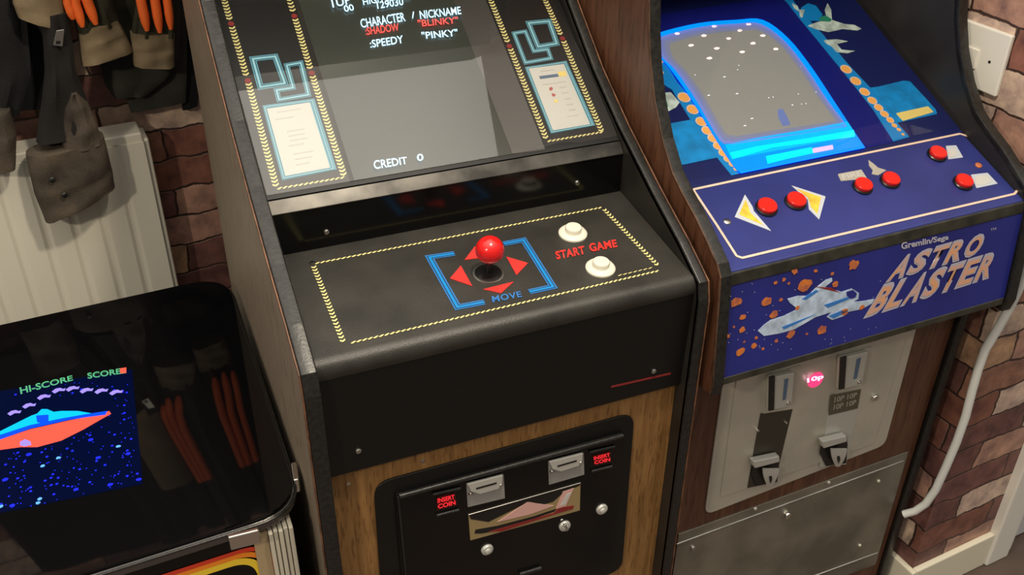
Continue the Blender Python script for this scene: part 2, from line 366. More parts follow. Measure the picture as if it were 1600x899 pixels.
def band(name, x0, x1, prof, ex, ey, o, m, parent, out=.002, inn=.01, bevel=.0012):   # edge strip following a profile's front
    n = len(prof); A = []; B = []
    for i in range(n):
        a = V((*prof[max(i-1, 0)], 0)); b = V((*prof[min(i+1, n-1)], 0)); d = (b-a).normalized(); nn = V((-d.y, d.x, 0))
        p = V((*prof[i], 0)); A.append(p+nn*out); B.append(p-nn*inn)
    b = MB()
    for i in range(n-1):
        q = [A[i], A[i+1], B[i+1], B[i]]; f = lambda x: [o+ex*x+ey*v.x+V((0, 0, v.y)) for v in q]
        b.prism(f(x0), f(x1))
    ob = b.build(name, m, parent)
    bm = bmesh.new(); bm.from_mesh(ob.data); bmesh.ops.remove_doubles(bm, verts=bm.verts, dist=1e-5)
    # drop the inner walls between successive pieces
    dup = [f for f in bm.faces if sum(1 for g in bm.faces if g is not f and (g.calc_center_median()-f.calc_center_median()).length < 1e-5)]
    bmesh.ops.delete(bm, geom=dup, context='FACES'); bmesh.ops.recalc_face_normals(bm, faces=bm.faces)
    bm.to_mesh(ob.data); bm.free()
    md = ob.modifiers.new('bevel', 'BEVEL'); md.width = bevel*2; md.segments = 3; md.limit_method = 'ANGLE'; md.angle_limit = math.radians(50)
    for p in ob.data.polygons: p.use_smooth = True
    es = ob.modifiers.new('split', 'EDGE_SPLIT'); es.split_angle = math.radians(60)
    return ob

# ---------------------------------------------------------------- the room
wa = math.radians(4.35); wx = V((math.cos(wa), math.sin(wa), 0)); wy = V((-math.sin(wa), math.cos(wa), 0))
def wbox(name, x0, x1, d0, d1, z0, z1, m, parent=None, bevel=0, kind='structure'):
    b = MB(); b.box((0, 0, 0), (x1-x0, 0, 0), (0, d1-d0, 0), (0, 0, z1-z0)); o = b.build(name, m, parent, bevel)
    o.matrix_world = Matrix.Translation(wx*x0+wy*d0+V((0, 0, z0))) @ Matrix.Rotation(wa, 4, 'Z')
    if kind: o['kind'] = kind
    return o
WD = 1.15; CX = 1.301; CD = -.059
b = MB(); b.box((-3, -3, -.05), (7, 0, 0), (0, 5, 0), (0, 0, .05)); b.build('floor', 'floor')['kind'] = 'structure'
wbox('wall_back', -2.6, CX, WD, WD+.1, 0, 2.5, brick('brick_back', 0))
wbox('wall_return', CX, CX+.1, CD, WD+.1, 0, 2.5, brick('brick_return', 1))
wbox('wall_right', CX+.1, 1.60, CD, CD+.1, 0, 2.5, brick('brick_right', 0))
wbox('baseboard_return', CX-.015, CX, CD-.015, WD, 0, .105, 'skirt', bevel=.004)
wbox('baseboard_right', CX, 1.555, CD-.015, CD, 0, .105, 'skirt', bevel=.004)
wbox('trim_1', 1.555, 1.63, CD-.022, CD+.10, 0, 2.1, 'paintwhite', bevel=.005)
wbox('trim_2', 1.63, 1.655, CD-.010, CD+.10, 0, 2.1, 'paintwhite', bevel=.004)
wbox('door_1', 1.655, 2.4, CD+.012, CD+.055, .005, 2.1, 'greydoor', bevel=.003)

# ---------------------------------------------------------------- middle cabinet
EX, EY, O = V((1, 0, 0)), V((0, 1, 0)), V((0, 0, Z0))
XR = .578
mc = empty('arcade_cabinet', (0, 0, 0), 'black upright arcade cabinet with red ball joystick and oak front, in the middle', 'arcade machine')
prof = [(-.012, -Z0), (-.012, -.6), (-.012, -.035), (-.004, -.003), (.06, .033), (.15, .075), (.27, .138), (.37, .200), (.475, .283), (.534, .334), (.58, .40), (.60, .47), (.59, .54), (.53, .60), (.49, .64), (.46, .80)]
back = [(.84, .80), (.84, -Z0)]
for a, c, worn in ((-.025, 0, -.025), (XR, XR+.018, XR+.0165)):
    s = side('side_panel', a, c, [(y+.003, z) for y, z in prof]+back, EX, EY, O, 'side' if a < 0 else 'inner', mc)
    band('edge_molding', a+(.0025 if a < 0 else 0), c-(0 if a < 0 else .0025), prof, EX, EY, O, 'mold', s)
    band('worn_wood_edge', worn, worn+.002, prof, EX, EY, O, 'orange_edge', s, out=.0012, inn=.004, bevel=.0002)
X0, X1 = .0005, XR-.0005
def slab(name, p, q, t, m, parent, x0=X0, x1=X1, bevel=.0, ex=EX, ey=EY, o=O):   # strip from profile point p to q, thickness t below
    a = V((p[0], p[1], 0)); c = V((q[0], q[1], 0)); d = (c-a).normalized(); n = V((d.y, -d.x, 0))*t
    pr = [a, c, c+n, a+n]; f = lambda x: [o+ex*x+ey*v.x+V((0, 0, v.y)) for v in pr]
    b = MB(); b.prism(f(x0), f(x1)); return b.build(name, m, parent, bevel)
# control panel: one folded sheet
cpp = [(.016, -.026), (.0035, -.026), (.0012, -.018), (.002, -.011), (.0055, -.004), (.011, .0006), (.019, .0026), (.251, .0304), (.251, .018), (.03, -.012), (.028, -.026)]
b = MB(); f = lambda x: [O+EX*x+EY*y+V((0, 0, z)) for y, z in cpp]; b.prism(f(X0), f(X1)); cp = b.build('control_panel', 'cp', mc)
for p_ in cp.data.polygons: p_.use_smooth = True
cp.modifiers.new('es', 'EDGE_SPLIT').split_angle = math.radians(35)
CP = Plane((0, 0, Z0+.0005), (0, -.0304, .251), (1, 0, 0))
BZ = Plane((0, .2666, Z0+.1168), (0, -.165, .2554), (1, 0, 0))
ST = Plane((0, .016, Z0), (0, -1, -.06), (1, 0, 0))
WP = Plane((0, .022, Z0), (0, -1, 0), (1, 0, 0))
BK = Plane((0, .2505, Z0), (0, -1, 0), (1, 0, 0))
# recess back board and lip
slab('recess_board', (.2505, .026), (.2505, .102), .012, 'gloss', mc)
for x, y in ((511, 364), (903, 287)): bolt('bolt', BK, x, y, .0045, mc, 'steel', .004)
slab('bezel_lip', (.248, .100), (.2635, .1165), .004, 'lipmetal', mc, bevel=.001)
# bezel: sheet with an opening for the tube
def bz(u, v, h=0): return V((u, .2666, Z0+.1168))+V((0, .2554, .165)).normalized()*v+BZ.n*h    # u across, v up the slope
def uv(x, y, pl=BZ, h=0):
    p = pl.at(x, y, h)-V((0, .2666, Z0+.1168)); return p.x, p.dot(V((0, .2554, .165)).normalized())
uL, vB = uv(547, 285); uR = uv(848, 222)[0]; LEN = .46
bzm = MB()
def bzr(u0, u1, v0, v1, h0=-.006, h1=0): q = [bz(u0, v0, h1), bz(u1, v0, h1), bz(u1, v1, h1), bz(u0, v1, h1)]; bzm.prism([p-BZ.n*(h1-h0) for p in q], q)
bzr(X0, uL, 0, LEN); bzr(uR, X1, 0, LEN); bzr(uL, uR, 0, vB); bzr(uL, uR, LEN-.05, LEN)
bezel = bzm.build('bezel', 'bz', mc)
# mask around the tube, sloping in
a0, a1, c0, c1 = uL, uR, vB, LEN-.05
i0, i1 = uv(566, 268, h=-.02) if 0 else (uL+.012, vB+.010), None
tu0 = uL+.010; tu1 = uv(800, 225)[0]; tv0 = vB+.009; tv1 = LEN-.07
b = MB(); outer = [bz(a0, c0, -.001), bz(a1, c0, -.001), bz(a1, c1, -.001), bz(a0, c1, -.001)]; inn = [bz(tu0, tv0, -.012), bz(tu1, tv0, -.012), bz(tu1, tv1, -.012), bz(tu0, tv1, -.012)]
b.add(outer+inn, [(0, 1, 5, 4), (1, 2, 6, 5), (2, 3, 7, 6), (3, 0, 4, 7)]); b.build('screen_mask', 'crtdark', mc)
b = MB(); n = 14; vs = []
for j in range(n+1):
    for i in range(n+1):
        a = i/n; c = j/n; h = -.0125+.006*(1-(2*a-1)**2)*(1-(2*c-1)**2)
        vs.append(bz(tu0-.002+(tu1-tu0+.004)*a, tv0-.002+(tv1-tv0+.004)*c, h))
b.add(vs, [(j*(n+1)+i, j*(n+1)+i+1, (j+1)*(n+1)+i+1, (j+1)*(n+1)+i) for j in range(n) for i in range(n)])
scr = b.build('screen', 'crt', mc, smooth=True)
TU = Plane(BZ.p, BZ.n, (1, 0, 0)); TU.p = BZ.p-BZ.n*.0055
for nm, s, q, m in (('screen_text', '1UP', ((517, -1), (546, -7), (549, 6), (520, 12)), 'txt'), ('screen_text', '00', ((536, 9), (551, 6), (554, 16), (539, 19)), 'txt'),
    ('screen_text', 'HIGH SCORE', ((566, -2), (640, -14), (642, -4), (568, 8)), 'txt'), ('screen_text', '129030', ((588, 3), (629, -4), (631, 8), (590, 14)), 'txt'),
    ('screen_text', 'CHARACTER', ((562, 30), (631, 19), (634, 33), (565, 44)), 'txt'), ('screen_text', '/', ((641, 19), (647, 18), (649, 28), (644, 29)), 'txt'),
    ('screen_text', 'NICKNAME', ((655, 17), (719, 10), (721, 22), (657, 30)), 'txt'), ('screen_text', ':SHADOW', ((570, 43), (622, 36), (624, 48), (572, 55)), 'txtred'),
    ('screen_text', '"BLINKY"', ((652, 31), (715, 26), (716, 36), (654, 42)), 'txtred'), ('screen_text', ':SPEEDY', ((577, 63), (629, 55), (631, 67), (579, 75)), 'txt'),
    ('screen_text', '"PINKY"', ((658, 50), (714, 45), (716, 56), (660, 61)), 'txt'), ('screen_text', 'CREDIT', ((583, 251), (635, 245), (637, 256), (585, 265)), 'txt'), ('screen_text', '0', ((651, 241), (661, 240), (662, 251), (652, 252)), 'txt')):
    ptext(nm, s, TU, q, m, scr, bold=.012, h=.0)
# printed art on the bezel
BG = 'printed_border'
rope(BG, BZ, [((350, -2), (361, 37)), ((361, 37), (387, 125)), ((387, 125), (432, 293)), ((452, -2), (460, 25)), ((460, 25), (487, 114)), ((487, 114), (538, 276)),
              ((766, -2), (796, 72)), ((796, 72), (854, 218)), ((851, -2), (879, 60)), ((879, 60), (941, 207))], bezel, col=((361, 37), (387, 126), (460, 25), (487, 114), (796, 72), (879, 60)))
hrope('printed_border', BZ, [((433, 295), (539, 277)), ((855, 221), (943, 206))], bezel)
dots('red_dot', BZ, [(361, 37, .0048), (387, 126, .0048), (460, 25, .0048), (487, 114, .0048), (796, 72, .0048), (879, 60, .0048)], 'darkred', bezel)
MZ = 'maze_shape'
maze(MZ, BZ, [(395, 92), (430, 88), (445, 130), (407, 136)], .0095, bezel)
maze(MZ, BZ, [(448, 102), (470, 98), (482, 148), (436, 156), (432, 141), (458, 137)], .0078, bezel)
maze(MZ, BZ, [(826, 36), (858, 33), (870, 68), (841, 73)], .0092, bezel)
maze(MZ, BZ, [(803, 52), (821, 49), (834, 80), (856, 77), (861, 91), (821, 98)], .0072, bezel)
def card(outer, inner):
    o = plate('instruction_card', BZ, outer, .0, .0006, 'teal', bezel)
    maze('card_frame', BZ, [tuple((a[i]*.5+c[i]*.5) for i in (0, 1)) for a, c in zip(outer, inner)], .0042, o, h=.0011)
    return plate('card_paper', BZ, inner, .0006, .0012, 'card', o)
LQ = [(417, 170), (484, 160), (516, 262), (446, 275)]; RQ = [(826, 107), (881, 100), (922, 194), (864, 204)]
cL = card([(410, 165), (491, 154), (526, 265), (441, 282)], LQ); cR = card([(820, 105), (885, 95), (930, 196), (861, 209)], RQ)
def inq(Q, u, v):
    a = [Q[0][i]*(1-u)+Q[1][i]*u for i in (0, 1)]; c = [Q[3][i]*(1-u)+Q[2][i]*u for i in (0, 1)]; return tuple(a[i]*(1-v)+c[i]*v for i in (0, 1))
def qbar(name, Q, u0, u1, v0, v1, m, par): return plate(name, BZ, [inq(Q, u0, v0), inq(Q, u1, v0), inq(Q, u1, v1), inq(Q, u0, v1)], .0012, .0016, m, par)
for i, (u0, u1, v0) in enumerate(((.2, .75, .06), (.12, .55, .16), (.3, .7, .36), (.3, .68, .43), (.3, .72, .5), (.25, .6, .57), (.3, .75, .7), (.3, .7, .78), (.3, .6, .86))): qbar('printed_line', LQ, u0, u1, v0, v0+.018, 'cardtext', cL)
for u0, u1, v0, v1, m in ((.3, .7, .06, .075, 'cardtext'), (.2, .72, .14, .185, 'cardblue'), (.74, .95, .11, .19, 'cardyel'), (.2, .85, .27, .285, 'cardtext'), (.62, .8, .35, .37, 'cardtext'), (.62, .8, .44, .46, 'cardtext'),
                          (.62, .8, .54, .56, 'cardtext'), (.62, .8, .63, .65, 'cardtext'), (.62, .8, .72, .74, 'cardtext'), (.5, .8, .82, .83, 'cardtext')): qbar('printed_line', RQ, u0, u1, v0, v1, m, cR)
for v0, m in ((.33, 'cardred'), (.43, 'cardred'), (.53, 'cardyel')):
    c = inq(RQ, .38, v0+.03); dots('printed_fruit', BZ, [(*c, .0035)], m, cR, h=.0016, jag=.25)
# cover glass over the whole bezel
q = [bz(.002, .004, .004), bz(XR-.002, .004, .004), bz(XR-.002, LEN-.002, .004), bz(.002, LEN-.002, .004)]
b = MB(); b.prism(q, [p+BZ.n*.003 for p in q]); b.build('cover_glass', 'pane', mc)
# inside liner at the right, marquee hood, back
slab('speaker_board', (.66, .36), (.60, .62), .012, 'inner', mc)
slab('hood_underside', (.595, .60), (.485, .66), .014, 'black', mc)
slab('marquee', (.475, .66), (.455, .79), .012, 'bz', mc)
slab('top_panel', (.46, .80), (.84, .80), .018, 'side', mc)
slab('back_panel', (.835, .78), (.835, -Z0+.02), .012, 'side', mc)
# control panel art
rope('printed_border', CP, [((490, 416), (537, 536)), ((944, 327), (1029, 416))], cp, step=.0072, wd=.0075)
hrope('printed_border', CP, [((492, 412), (941, 324)), ((548, 536), (1030, 423))], cp)
hrope('printed_border', CP, [((965, 431), (1020, 418))], cp, wd=.002)
maze('joystick_frame', CP, [(710, 396), (671, 402), (715, 480), (757, 472)], .011, cp, closed=False, base='mblue', line='ribbon')
maze('joystick_frame', CP, [(787, 381), (818, 375), (864, 448), (827, 456)], .011, cp, closed=False, base='mblue', line='ribbon')
for t in ([(720, 415), (703, 435), (738, 447)], [(742, 385), (726, 406), (760, 402)], [(791, 401), (825, 411), (807, 430)], [(755, 452), (803, 440), (783, 458)]): plate('red_arrow', CP, t, 0, .0008, 'red', cp)
ptext('printed_word', 'MOVE', CP, ((768, 463), (813, 455), (816, 464), (770, 473)), 'mblue', cp, bold=.02, space=1.1)
ptext('printed_word', 'START', CP, ((867, 393), (912, 384), (915, 397), (870, 406)), 'red', cp, bold=.035, space=1.1)
ptext('printed_word', 'GAME', CP, ((919, 381), (962, 374), (965, 386), (923, 394)), 'red', cp, bold=.035, space=1.1)
for x, y in ((895, 366), (938, 420)):
    c = CP.at(x, y, 0); b = MB(); b.lathe(c, CP.n, [(.0228, 0), (.0228, .0025), (.0205, .0052), (.0155, .0062)], 36); st = b.build('start_button', 'white', cp, smooth=True)
    b = MB(); b.lathe(c, CP.n, [(.0132, .003), (.0132, .0125), (.0122, .0142), (.008, .0148)], 36); b.build('plunger', 'white', st, smooth=True)
jc = CP.at(763, 428, 0)
b = MB(); b.lathe(jc, CP.n, [(.0235, 0), (.0235, .0012), (.0215, .0016)], 36); js = b.build('joystick', 'steel', mc, smooth=True)
b = MB(); b.lathe(jc, CP.n, [(.0205, .001), (.0205, .0022), (.011, .005)], 32); b.build('joystick_boot', 'blackpl', js, smooth=True)
dn = (CP.n+V((.0, -.02, 0))).normalized()
bc = None
for k in range(200):                      # ball centre straight up the shaft, found where its sight line passes
    p = jc+dn*(.02+.0005*k); d = (p-CAM); px = 800+F*d.dot(RX)/d.dot(FW); py = 449.5-F*d.dot(UP)/d.dot(FW)
    if py < 391: bc = p; break
b = MB(); b.lathe(jc, dn, [(.0055, .002), (.0055, (bc-jc).length)], 16); b.build('joystick_shaft', 'blackpl', js, smooth=True)
b = MB(); b.lathe(bc, dn, [(max(.0002, .0212*math.cos(math.radians(a))), .0212*math.sin(math.radians(a))) for a in range(-90, 91, 9)], 36); b.build('joystick_ball', 'ball', js, smooth=True)
bolt('panel_screw', CP, 488, 410, .0045, cp, 'mold', .0012)
# front strip and wood
b = MB(); b.prism([O+V((X0, .004, -.0265)), O+V((X1, .004, -.0265)), O+V((X1, .010, -.204)), O+V((X0, .010, -.204))], [O+V((X0, .03, -.0265)), O+V((X1, .03, -.0265)), O+V((X1, .03, -.204)), O+V((X0, .03, -.204))])
stp = b.build('front_strip', 'black', mc)
STP = Plane((0, .0095, Z0-.19), (0, -.1775, -.006), (1, 0, 0))
plate('red_line', STP, [(955, 604), (1048, 583), (1048, 585.5), (955, 606.5)], 0, .0006, 'darkred', stp)
for x, y in ((561, 707), (1023, 582)): bolt('strip_screw', STP, x, y, .0045, stp, 'steel', .003)
b = MB(); b.box(O+V((X0, .022, -Z0+.06)), (XR-.001, 0, 0), (0, .014, 0), (0, 0, Z0-.26)); wf = b.build('wood_front', 'wood', mc)
b = MB(); b.box(O+V((X0, .05, -Z0)), (XR-.001, 0, 0), (0, .014, 0), (0, 0, .07)); b.build('kick_board', 'black', mc)
for x, y in ((661, 722), (545, 757)): bolt('wood_screw', WP, x, y, .0032, wf, 'steel', .001)
# coin door
fr = [(584, 757), (992, 645), (972, 893), (600, 990)]
cdo = plate('coin_door', WP, fr, 0, .004, 'black', mc, r=.03, bevel=.001)
dr = plate('door_leaf', WP, [(617, 774), (975, 676), (957, 880), (634, 985)], .004, .008, 'gloss', cdo, r=.006, bevel=.001)
b = MB(); b.tube([WP.at(624, 776, .011), WP.at(973, 681, .011)], .0042); b.build('door_ridge', 'mold', cdo, smooth=True)
b = MB(); b.tube([WP.at(622, 777, .010), WP.at(640, 960, .010)], .002); b.build('door_ridge', 'mold', cdo, smooth=True)
def lin(q, u, v): return inq(q, u, v)
for q in (((729, 757), (787, 742), (789, 779), (731, 793)), ((857, 722), (912, 708), (913, 742), (858, 758))):
    s = plate('coin_slot', WP, q, .008, .0095, mat('dull_silver', (.36, .36, .35), .35, .3), dr)
    f2 = [lin(q, .02, .02), lin(q, .98, .02), lin(q, .95, .42), lin(q, .85, .55), lin(q, .35, .58), lin(q, .12, .38)]
    plate('slot_face', WP, f2, .0095, .0135, 'silver2', s, bevel=.0008)
    plate('slot_opening', WP, [lin(q, .25, .27), lin(q, .80, .25), lin(q, .80, .32), lin(q, .25, .34)], .0135, .014, 'blackpl', s)
    for u, v in ((.1, .5), (.92, .45)): bolt('slot_rivet', WP, *lin(q, u, v), .003, s, 'chrome', .004, .011)
for q, rr in ((((682, 778), (711, 771), (714, 790), (683, 798)), (((676, 773), (719, 763)), ((682, 806), (717, 797)))), (((926, 713), (954, 706), (955, 722), (928, 728)), (((921, 707), (960, 698)), ((924, 737), (956, 729))))):
    s = plate('price_window', WP, q, .008, .0095, 'redwin', dr)
    for k, tx in enumerate(('INSERT', 'COIN')):
        v0 = .1+.45*k; ptext('price_text', tx, WP, [lin(q, .05, v0), lin(q, .95, v0), lin(q, .95, v0+.36), lin(q, .05, v0+.36)], 'redlit', s, h=.0102, bold=.03)
    for a, c in rr:
        b = MB(); b.tube([WP.at(*a, .010), WP.at(*c, .010)], .0025); b.build('window_ridge', 'mold', s, smooth=True)
stq = ((732, 805), (907, 755), (906, 798), (735, 845))
sk = plate('coin_door_sticker', WP, stq, .008, .0092, 'gold', dr)
def sp(pts, m, z): plate('sticker_shape', WP, [((x)/3.222+560, y/3.222+620) for x, y in pts], .0092, z, m, sk)
sp([(556, 596), (1118, 440), (1112, 450), (1040, 478), (980, 530), (930, 545), (860, 530), (655, 632), (566, 618)], 'blackpl', .0096)
sp([(700, 632), (850, 532), (985, 550), (860, 595)], 'pinkp', .0099)
sp([(585, 690), (590, 672), (700, 652), (880, 605), (1000, 565), (985, 580), (720, 672), (620, 690)], 'blackpl', .0099)
sp([(655, 680), (985, 588), (1010, 562), (1085, 550), (1080, 566), (1000, 590), (720, 680)], 'darkred', .0102)
sp([(1030, 480), (1085, 462), (1045, 552), (995, 566)], 'pinkp', .0102)
sp([(1048, 492), (1072, 484), (1040, 545), (1016, 550)], 'card', .0105)
b = MB(); b.tube([WP.at(*stq[0], .0095), WP.at(*stq[1], .0095)], .0009, 8); b.build('sticker_edge', 'steel', sk)
for x, y, r in ((760, 857, .0105), (881, 820, .0105), (939, 794, .0105)):
    c = WP.at(x, y, .006); b = MB(); b.lathe(c, WP.n, [(r, 0), (r, .005), (r*.9, .0065), (r*.5, .007), (r*.48, .010), (r*.3, .011)], 28); lk = b.build('door_lock', 'silver2', dr, smooth=True)
    if x == 881: b = MB(); b.box(WP.at(x-2, y-1, .012), (.005, 0, .001), (0, -.004, 0), (.004, -.004, -.012)); b.build('key', 'chrome', lk, bevel=.0008)
b = MB(); b.tube([WP.at(812, 898, .011), WP.at(845, 888, .011)], .004); b.build('door_catch', 'mold', dr, smooth=True)

# ---------------------------------------------------------------- right cabinet
aa = math.radians(1.1); ax = V((math.cos(aa), math.sin(aa), 0)); ay = V((-math.sin(aa), math.cos(aa), 0)); AO = V((.611, 0, Z0)); AW = .649
ac = empty('arcade_cabinet', (0, 0, 0), 'blue upright arcade cabinet with glowing blue screen and metal coin door', 'arcade machine')
aprof = [(.058, -Z0), (.056, -.5), (.052, -.215), (-.026, -.212), (-.030, -.19), (-.010, .003), (.002, .019), (.04, .045), (.073, .066), (.115, .087), (.146, .106), (.183, .147), (.215, .198), (.237, .25), (.25, .30), (.258, .35), (.262, .45), (.25, .58), (.21, .66), (.20, .80)]
aback = [(.76, .80), (.76, -Z0)]
for a in (0, AW-.02):
    s = side('side_panel', a, a+.02, [(y+.003, z) for y, z in aprof]+aback, ax, ay, AO, 'redwood' if a == 0 else 'inner', ac)
    band('edge_molding', a+.0015 if a == 0 else a, a+.02, aprof, ax, ay, AO, 'mold', s)
    if a == 0: band('worn_wood_edge', a, a+.0018, aprof, ax, ay, AO, 'darkedge', s, out=.0012, inn=.004, bevel=.0002)
AX0, AX1 = .0205, AW-.0205
def apt(x, y, z): return AO+ax*x+ay*y+V((0, 0, z))
def aplane(y, z, dy, dz): return Plane(apt(0, y, z), (ay*(-dz)+V((0, 0, dy))), ax)
ACP = aplane(0, .003, .165, .060)
ABZ = aplane(.165, .063, math.cos(math.radians(24)), math.sin(math.radians(24)))
AMQ = aplane(-.022, -.19, .018, .19)
AFR = aplane(.065, 0, 0, 1); 
def aslab(*a, **k): return slab(*a, x0=k.pop('x0', AX0), x1=k.pop('x1', AX1), ex=ax, ey=ay, o=AO, **k)
acp = aslab('control_panel', (-.002, .002), (.165, .063), .014, 'acp', ac, bevel=.004)
amq = aslab('front_panel', (-.0225, -.19), (-.004, -.004), .02, 'amq', ac)
aslab('panel_front_trim', (-.0072, -.021), (-.0040, .001), .016, 'worn', ac, bevel=.003)
aslab('panel_bottom_trim', (-.0245, -.20), (-.0235, -.186), .02, 'worn', ac, bevel=.002)
aslab('panel_underside', (.06, -.198), (-.02, -.198), .01, 'black', ac)
abz = aslab('bezel', (.160, .061), (.165+.46*math.cos(math.radians(24)), .063+.46*math.sin(math.radians(24))), .008, 'navy', ac)
aslab('hood_underside', (.62, .55), (.30, .60), .014, 'black', ac)
aslab('marquee', (.24, .62), (.215, .79), .012, 'navy', ac)
aslab('monitor_shroud', (.60, .26), (.62, .56), .012, 'inner', ac)
aslab('top_panel', (.2, .80), (.76, .80), .018, 'redwood', ac)
aslab('back_panel', (.75, .78), (.75, -Z0+.02), .012, 'redwood', ac)
afr = aslab('wood_front', (.065, -Z0+.02), (.065, -.21), .014, 'redwood', ac)
# control panel details
stroke('cream_border', ACP, [(1083, 296), (1205, 270), (1500, 209), (1513, 213), (1591, 296), (1585, 303), (1300, 369.5), (1160, 403), (1151, 400), (1119, 350)], .0042, 'cream', acp, r=.004)
for x, y in ((1137, 345), (1530, 257)): bolt('panel_bolt', ACP, x, y, .0062, acp, 'rock' if x > 1400 else 'steel', .003)
def arrow(out, inner): s = plate('direction_arrow', ACP, out, 0, .0008, 'silver', acp); plate('arrow_fill', ACP, inner, .0008, .0013, 'ayellow', s)
arrow([(1164, 304), (1148, 339), (1205, 361), (1178, 330), (1176, 323)], [(1165, 312), (1155, 335), (1193, 352), (1172, 332), (1170, 324)])
arrow([(1237, 290), (1290, 307), (1280, 343), (1264, 327), (1262, 312), (1248, 300)], [(1245, 295), (1283, 308), (1277, 334), (1267, 323), (1263, 309)])
def chip(out, inner, mi='card'): s = plate('button_label', ACP, out, 0, .0008, 'silver' if mi == 'card' else 'plate', acp, r=.001); plate('label_print', ACP, inner, .0008, .0013, mi, s, r=.002)
chip([(1478, 228), (1494, 227), (1505, 246), (1482, 249)], [(1480, 234), (1490, 232), (1496, 240), (1494, 244), (1483, 246)])
chip([(1517, 273), (1543, 270), (1559, 287), (1526, 294)], [(1522, 279), (1528, 275), (1544, 274), (1549, 284), (1538, 289), (1526, 289)])
fl = plate('button_label', ACP, [(1309, 272), (1346, 265), (1355, 279), (1314, 283)], 0, .0008, 'plate', acp, r=.002)
ptext('label_word', 'FIRE', ACP, ((1314, 273), (1345, 267), (1348, 275), (1317, 281)), 'cardtext', fl, h=.0012, bold=.03)
plate('button_label', ACP, [(1357, 250), (1364, 255), (1372, 262), (1385, 266), (1372, 274), (1362, 272), (1364, 266), (1358, 259)], 0, .0008, 'plate', acp)
for x, y in ((1199.5, 321), (1245, 311.5), (1350, 288), (1393, 279), (1466.5, 238), (1507.5, 282)):
    c = ACP.at(x, y, .008); c = c-ACP.n*.008; k = .95 if x > 1300 else 1
    b = MB(); b.lathe(c, ACP.n, [(.0185*k, 0), (.0185*k, .003), (.0168*k, .0045)], 32); s = b.build('push_button', 'blackpl', acp, smooth=True)
    b = MB(); b.lathe(c, ACP.n, [(.0155*k, .003), (.0160*k, .0095), (.0148*k, .0110), (.009*k, .0108)], 32); b.build('button_cap', 'btnred', s, smooth=True)
# front panel logo and art
def cw(x, y): return (x/3.2+1100, y/3.2+330)
def logo(s, TL, TR, BR, BL):
    n = len(s)
    for i, ch in enumerate(s):
        a, c = i/n, (i+1)/n-.01
        L4 = lambda t, P, Q: (P[0]*(1-t)+Q[0]*t, P[1]*(1-t)+Q[1]*t)
        q = [L4(a, TL, TR), L4(c, TL, TR), L4(c, BL, BR), L4(a, BL, BR)]
        if ch == 'I': pass
        o_ = ptext('logo_letter', ch, AMQ, [cw(*p) for p in q], 'lilac', amq, h=.0008, bold=.06)
        cx = sum(p[0] for p in q)/4; cy = sum(p[1] for p in q)/4; s2 = .80
        q2 = [(cx+(p[0]-cx)*s2-1, cy+(p[1]-cy)*s2+2) for p in q]
        ptext('letter_fill', ch, AMQ, [cw(*p) for p in q2], 'peach', o_, h=.0013, bold=.02)
logo('ASTRO', (985, 225), (1425, 100), (1375, 218), (905, 360))
logo('BLASTER', (900, 365), (1490, 190), (1430, 335), (795, 540))
ptext('logo_word', 'Gremlin/Sega', AMQ, [cw(*p) for p in ((985, 158), (1225, 116), (1222, 150), (988, 203))], 'lilac', amq, h=.0008, bold=.03)
ptext('logo_word', 'TM', AMQ, [cw(*p) for p in ((1432, 88), (1460, 82), (1460, 94), (1432, 100))], 'lilac', amq, h=.0008)
def ap(pts, m, z, nm='printed_ship', par=None): return plate(nm, AMQ, [cw(*p) for p in pts], 0, z, m, par or amq)
shp = ap([(270, 600), (300, 570), (335, 545), (400, 525), (470, 490), (430, 460), (418, 440), (470, 425), (520, 425), (560, 385), (610, 345), (640, 335), (642, 350), (605, 380), (690, 405), (740, 388), (775, 410), (772, 440), (745, 455), (800, 450), (852, 440), (840, 462), (790, 490), (720, 505), (700, 525), (640, 545), (615, 530), (640, 505), (560, 530), (455, 590), (380, 612), (300, 625)], 'shipw', .0008)
ap([(490, 440), (560, 395), (575, 400), (510, 445)], 'shipb', .0012, 'ship_panel', shp); ap([(600, 470), (720, 430), (735, 436), (620, 485)], 'shipb', .0012, 'ship_panel', shp)
ap([(390, 580), (520, 530), (560, 515), (470, 560), (400, 592)], 'shipb', .0012, 'ship_panel', shp); ap([(712, 405), (745, 395), (765, 412), (758, 432), (735, 440), (715, 425)], 'amq', .0012, 'ship_panel', shp)
ap([(560, 378), (640, 385), (680, 408), (610, 392)], 'darkred', .0012, 'ship_panel', shp); ap([(625, 525), (700, 492), (720, 500), (650, 538)], 'shipb', .0012, 'ship_panel', shp)
rocks = [(160, 455, 34), (313, 455, 30), (505, 372, 42), (748, 270, 32), (455, 302, 20), (657, 367, 20), (195, 530, 20), (192, 595, 20), (108, 628, 24), (100, 688, 18), (182, 705, 28), (250, 675, 18), (435, 618, 28), (590, 596, 32),
         (350, 515, 26), (705, 505, 24), (790, 482, 18), (358, 360, 12), (400, 343, 12), (560, 300, 12), (642, 315, 12), (425, 362, 9), (385, 445, 12), (262, 635, 11), (362, 650, 12), (295, 690, 9), (515, 615, 8), (468, 485, 14), (150, 580, 8), (202, 655, 8)]
for x, y, r in rocks:
    px, py = cw(x, y); dots('printed_rock', AMQ, [(px, py, r/3.2*.00082, 1.15)], 'rock', amq, h=.0012 if r > 20 else .0009, n=11, jag=.22)
dots('printed_star', AMQ, [(*cw(random.uniform(110, 900), random.uniform(330, 700)), .0007) for _ in range(46)], 'lilac', amq, h=.0007, n=6)['kind'] = 'stuff'
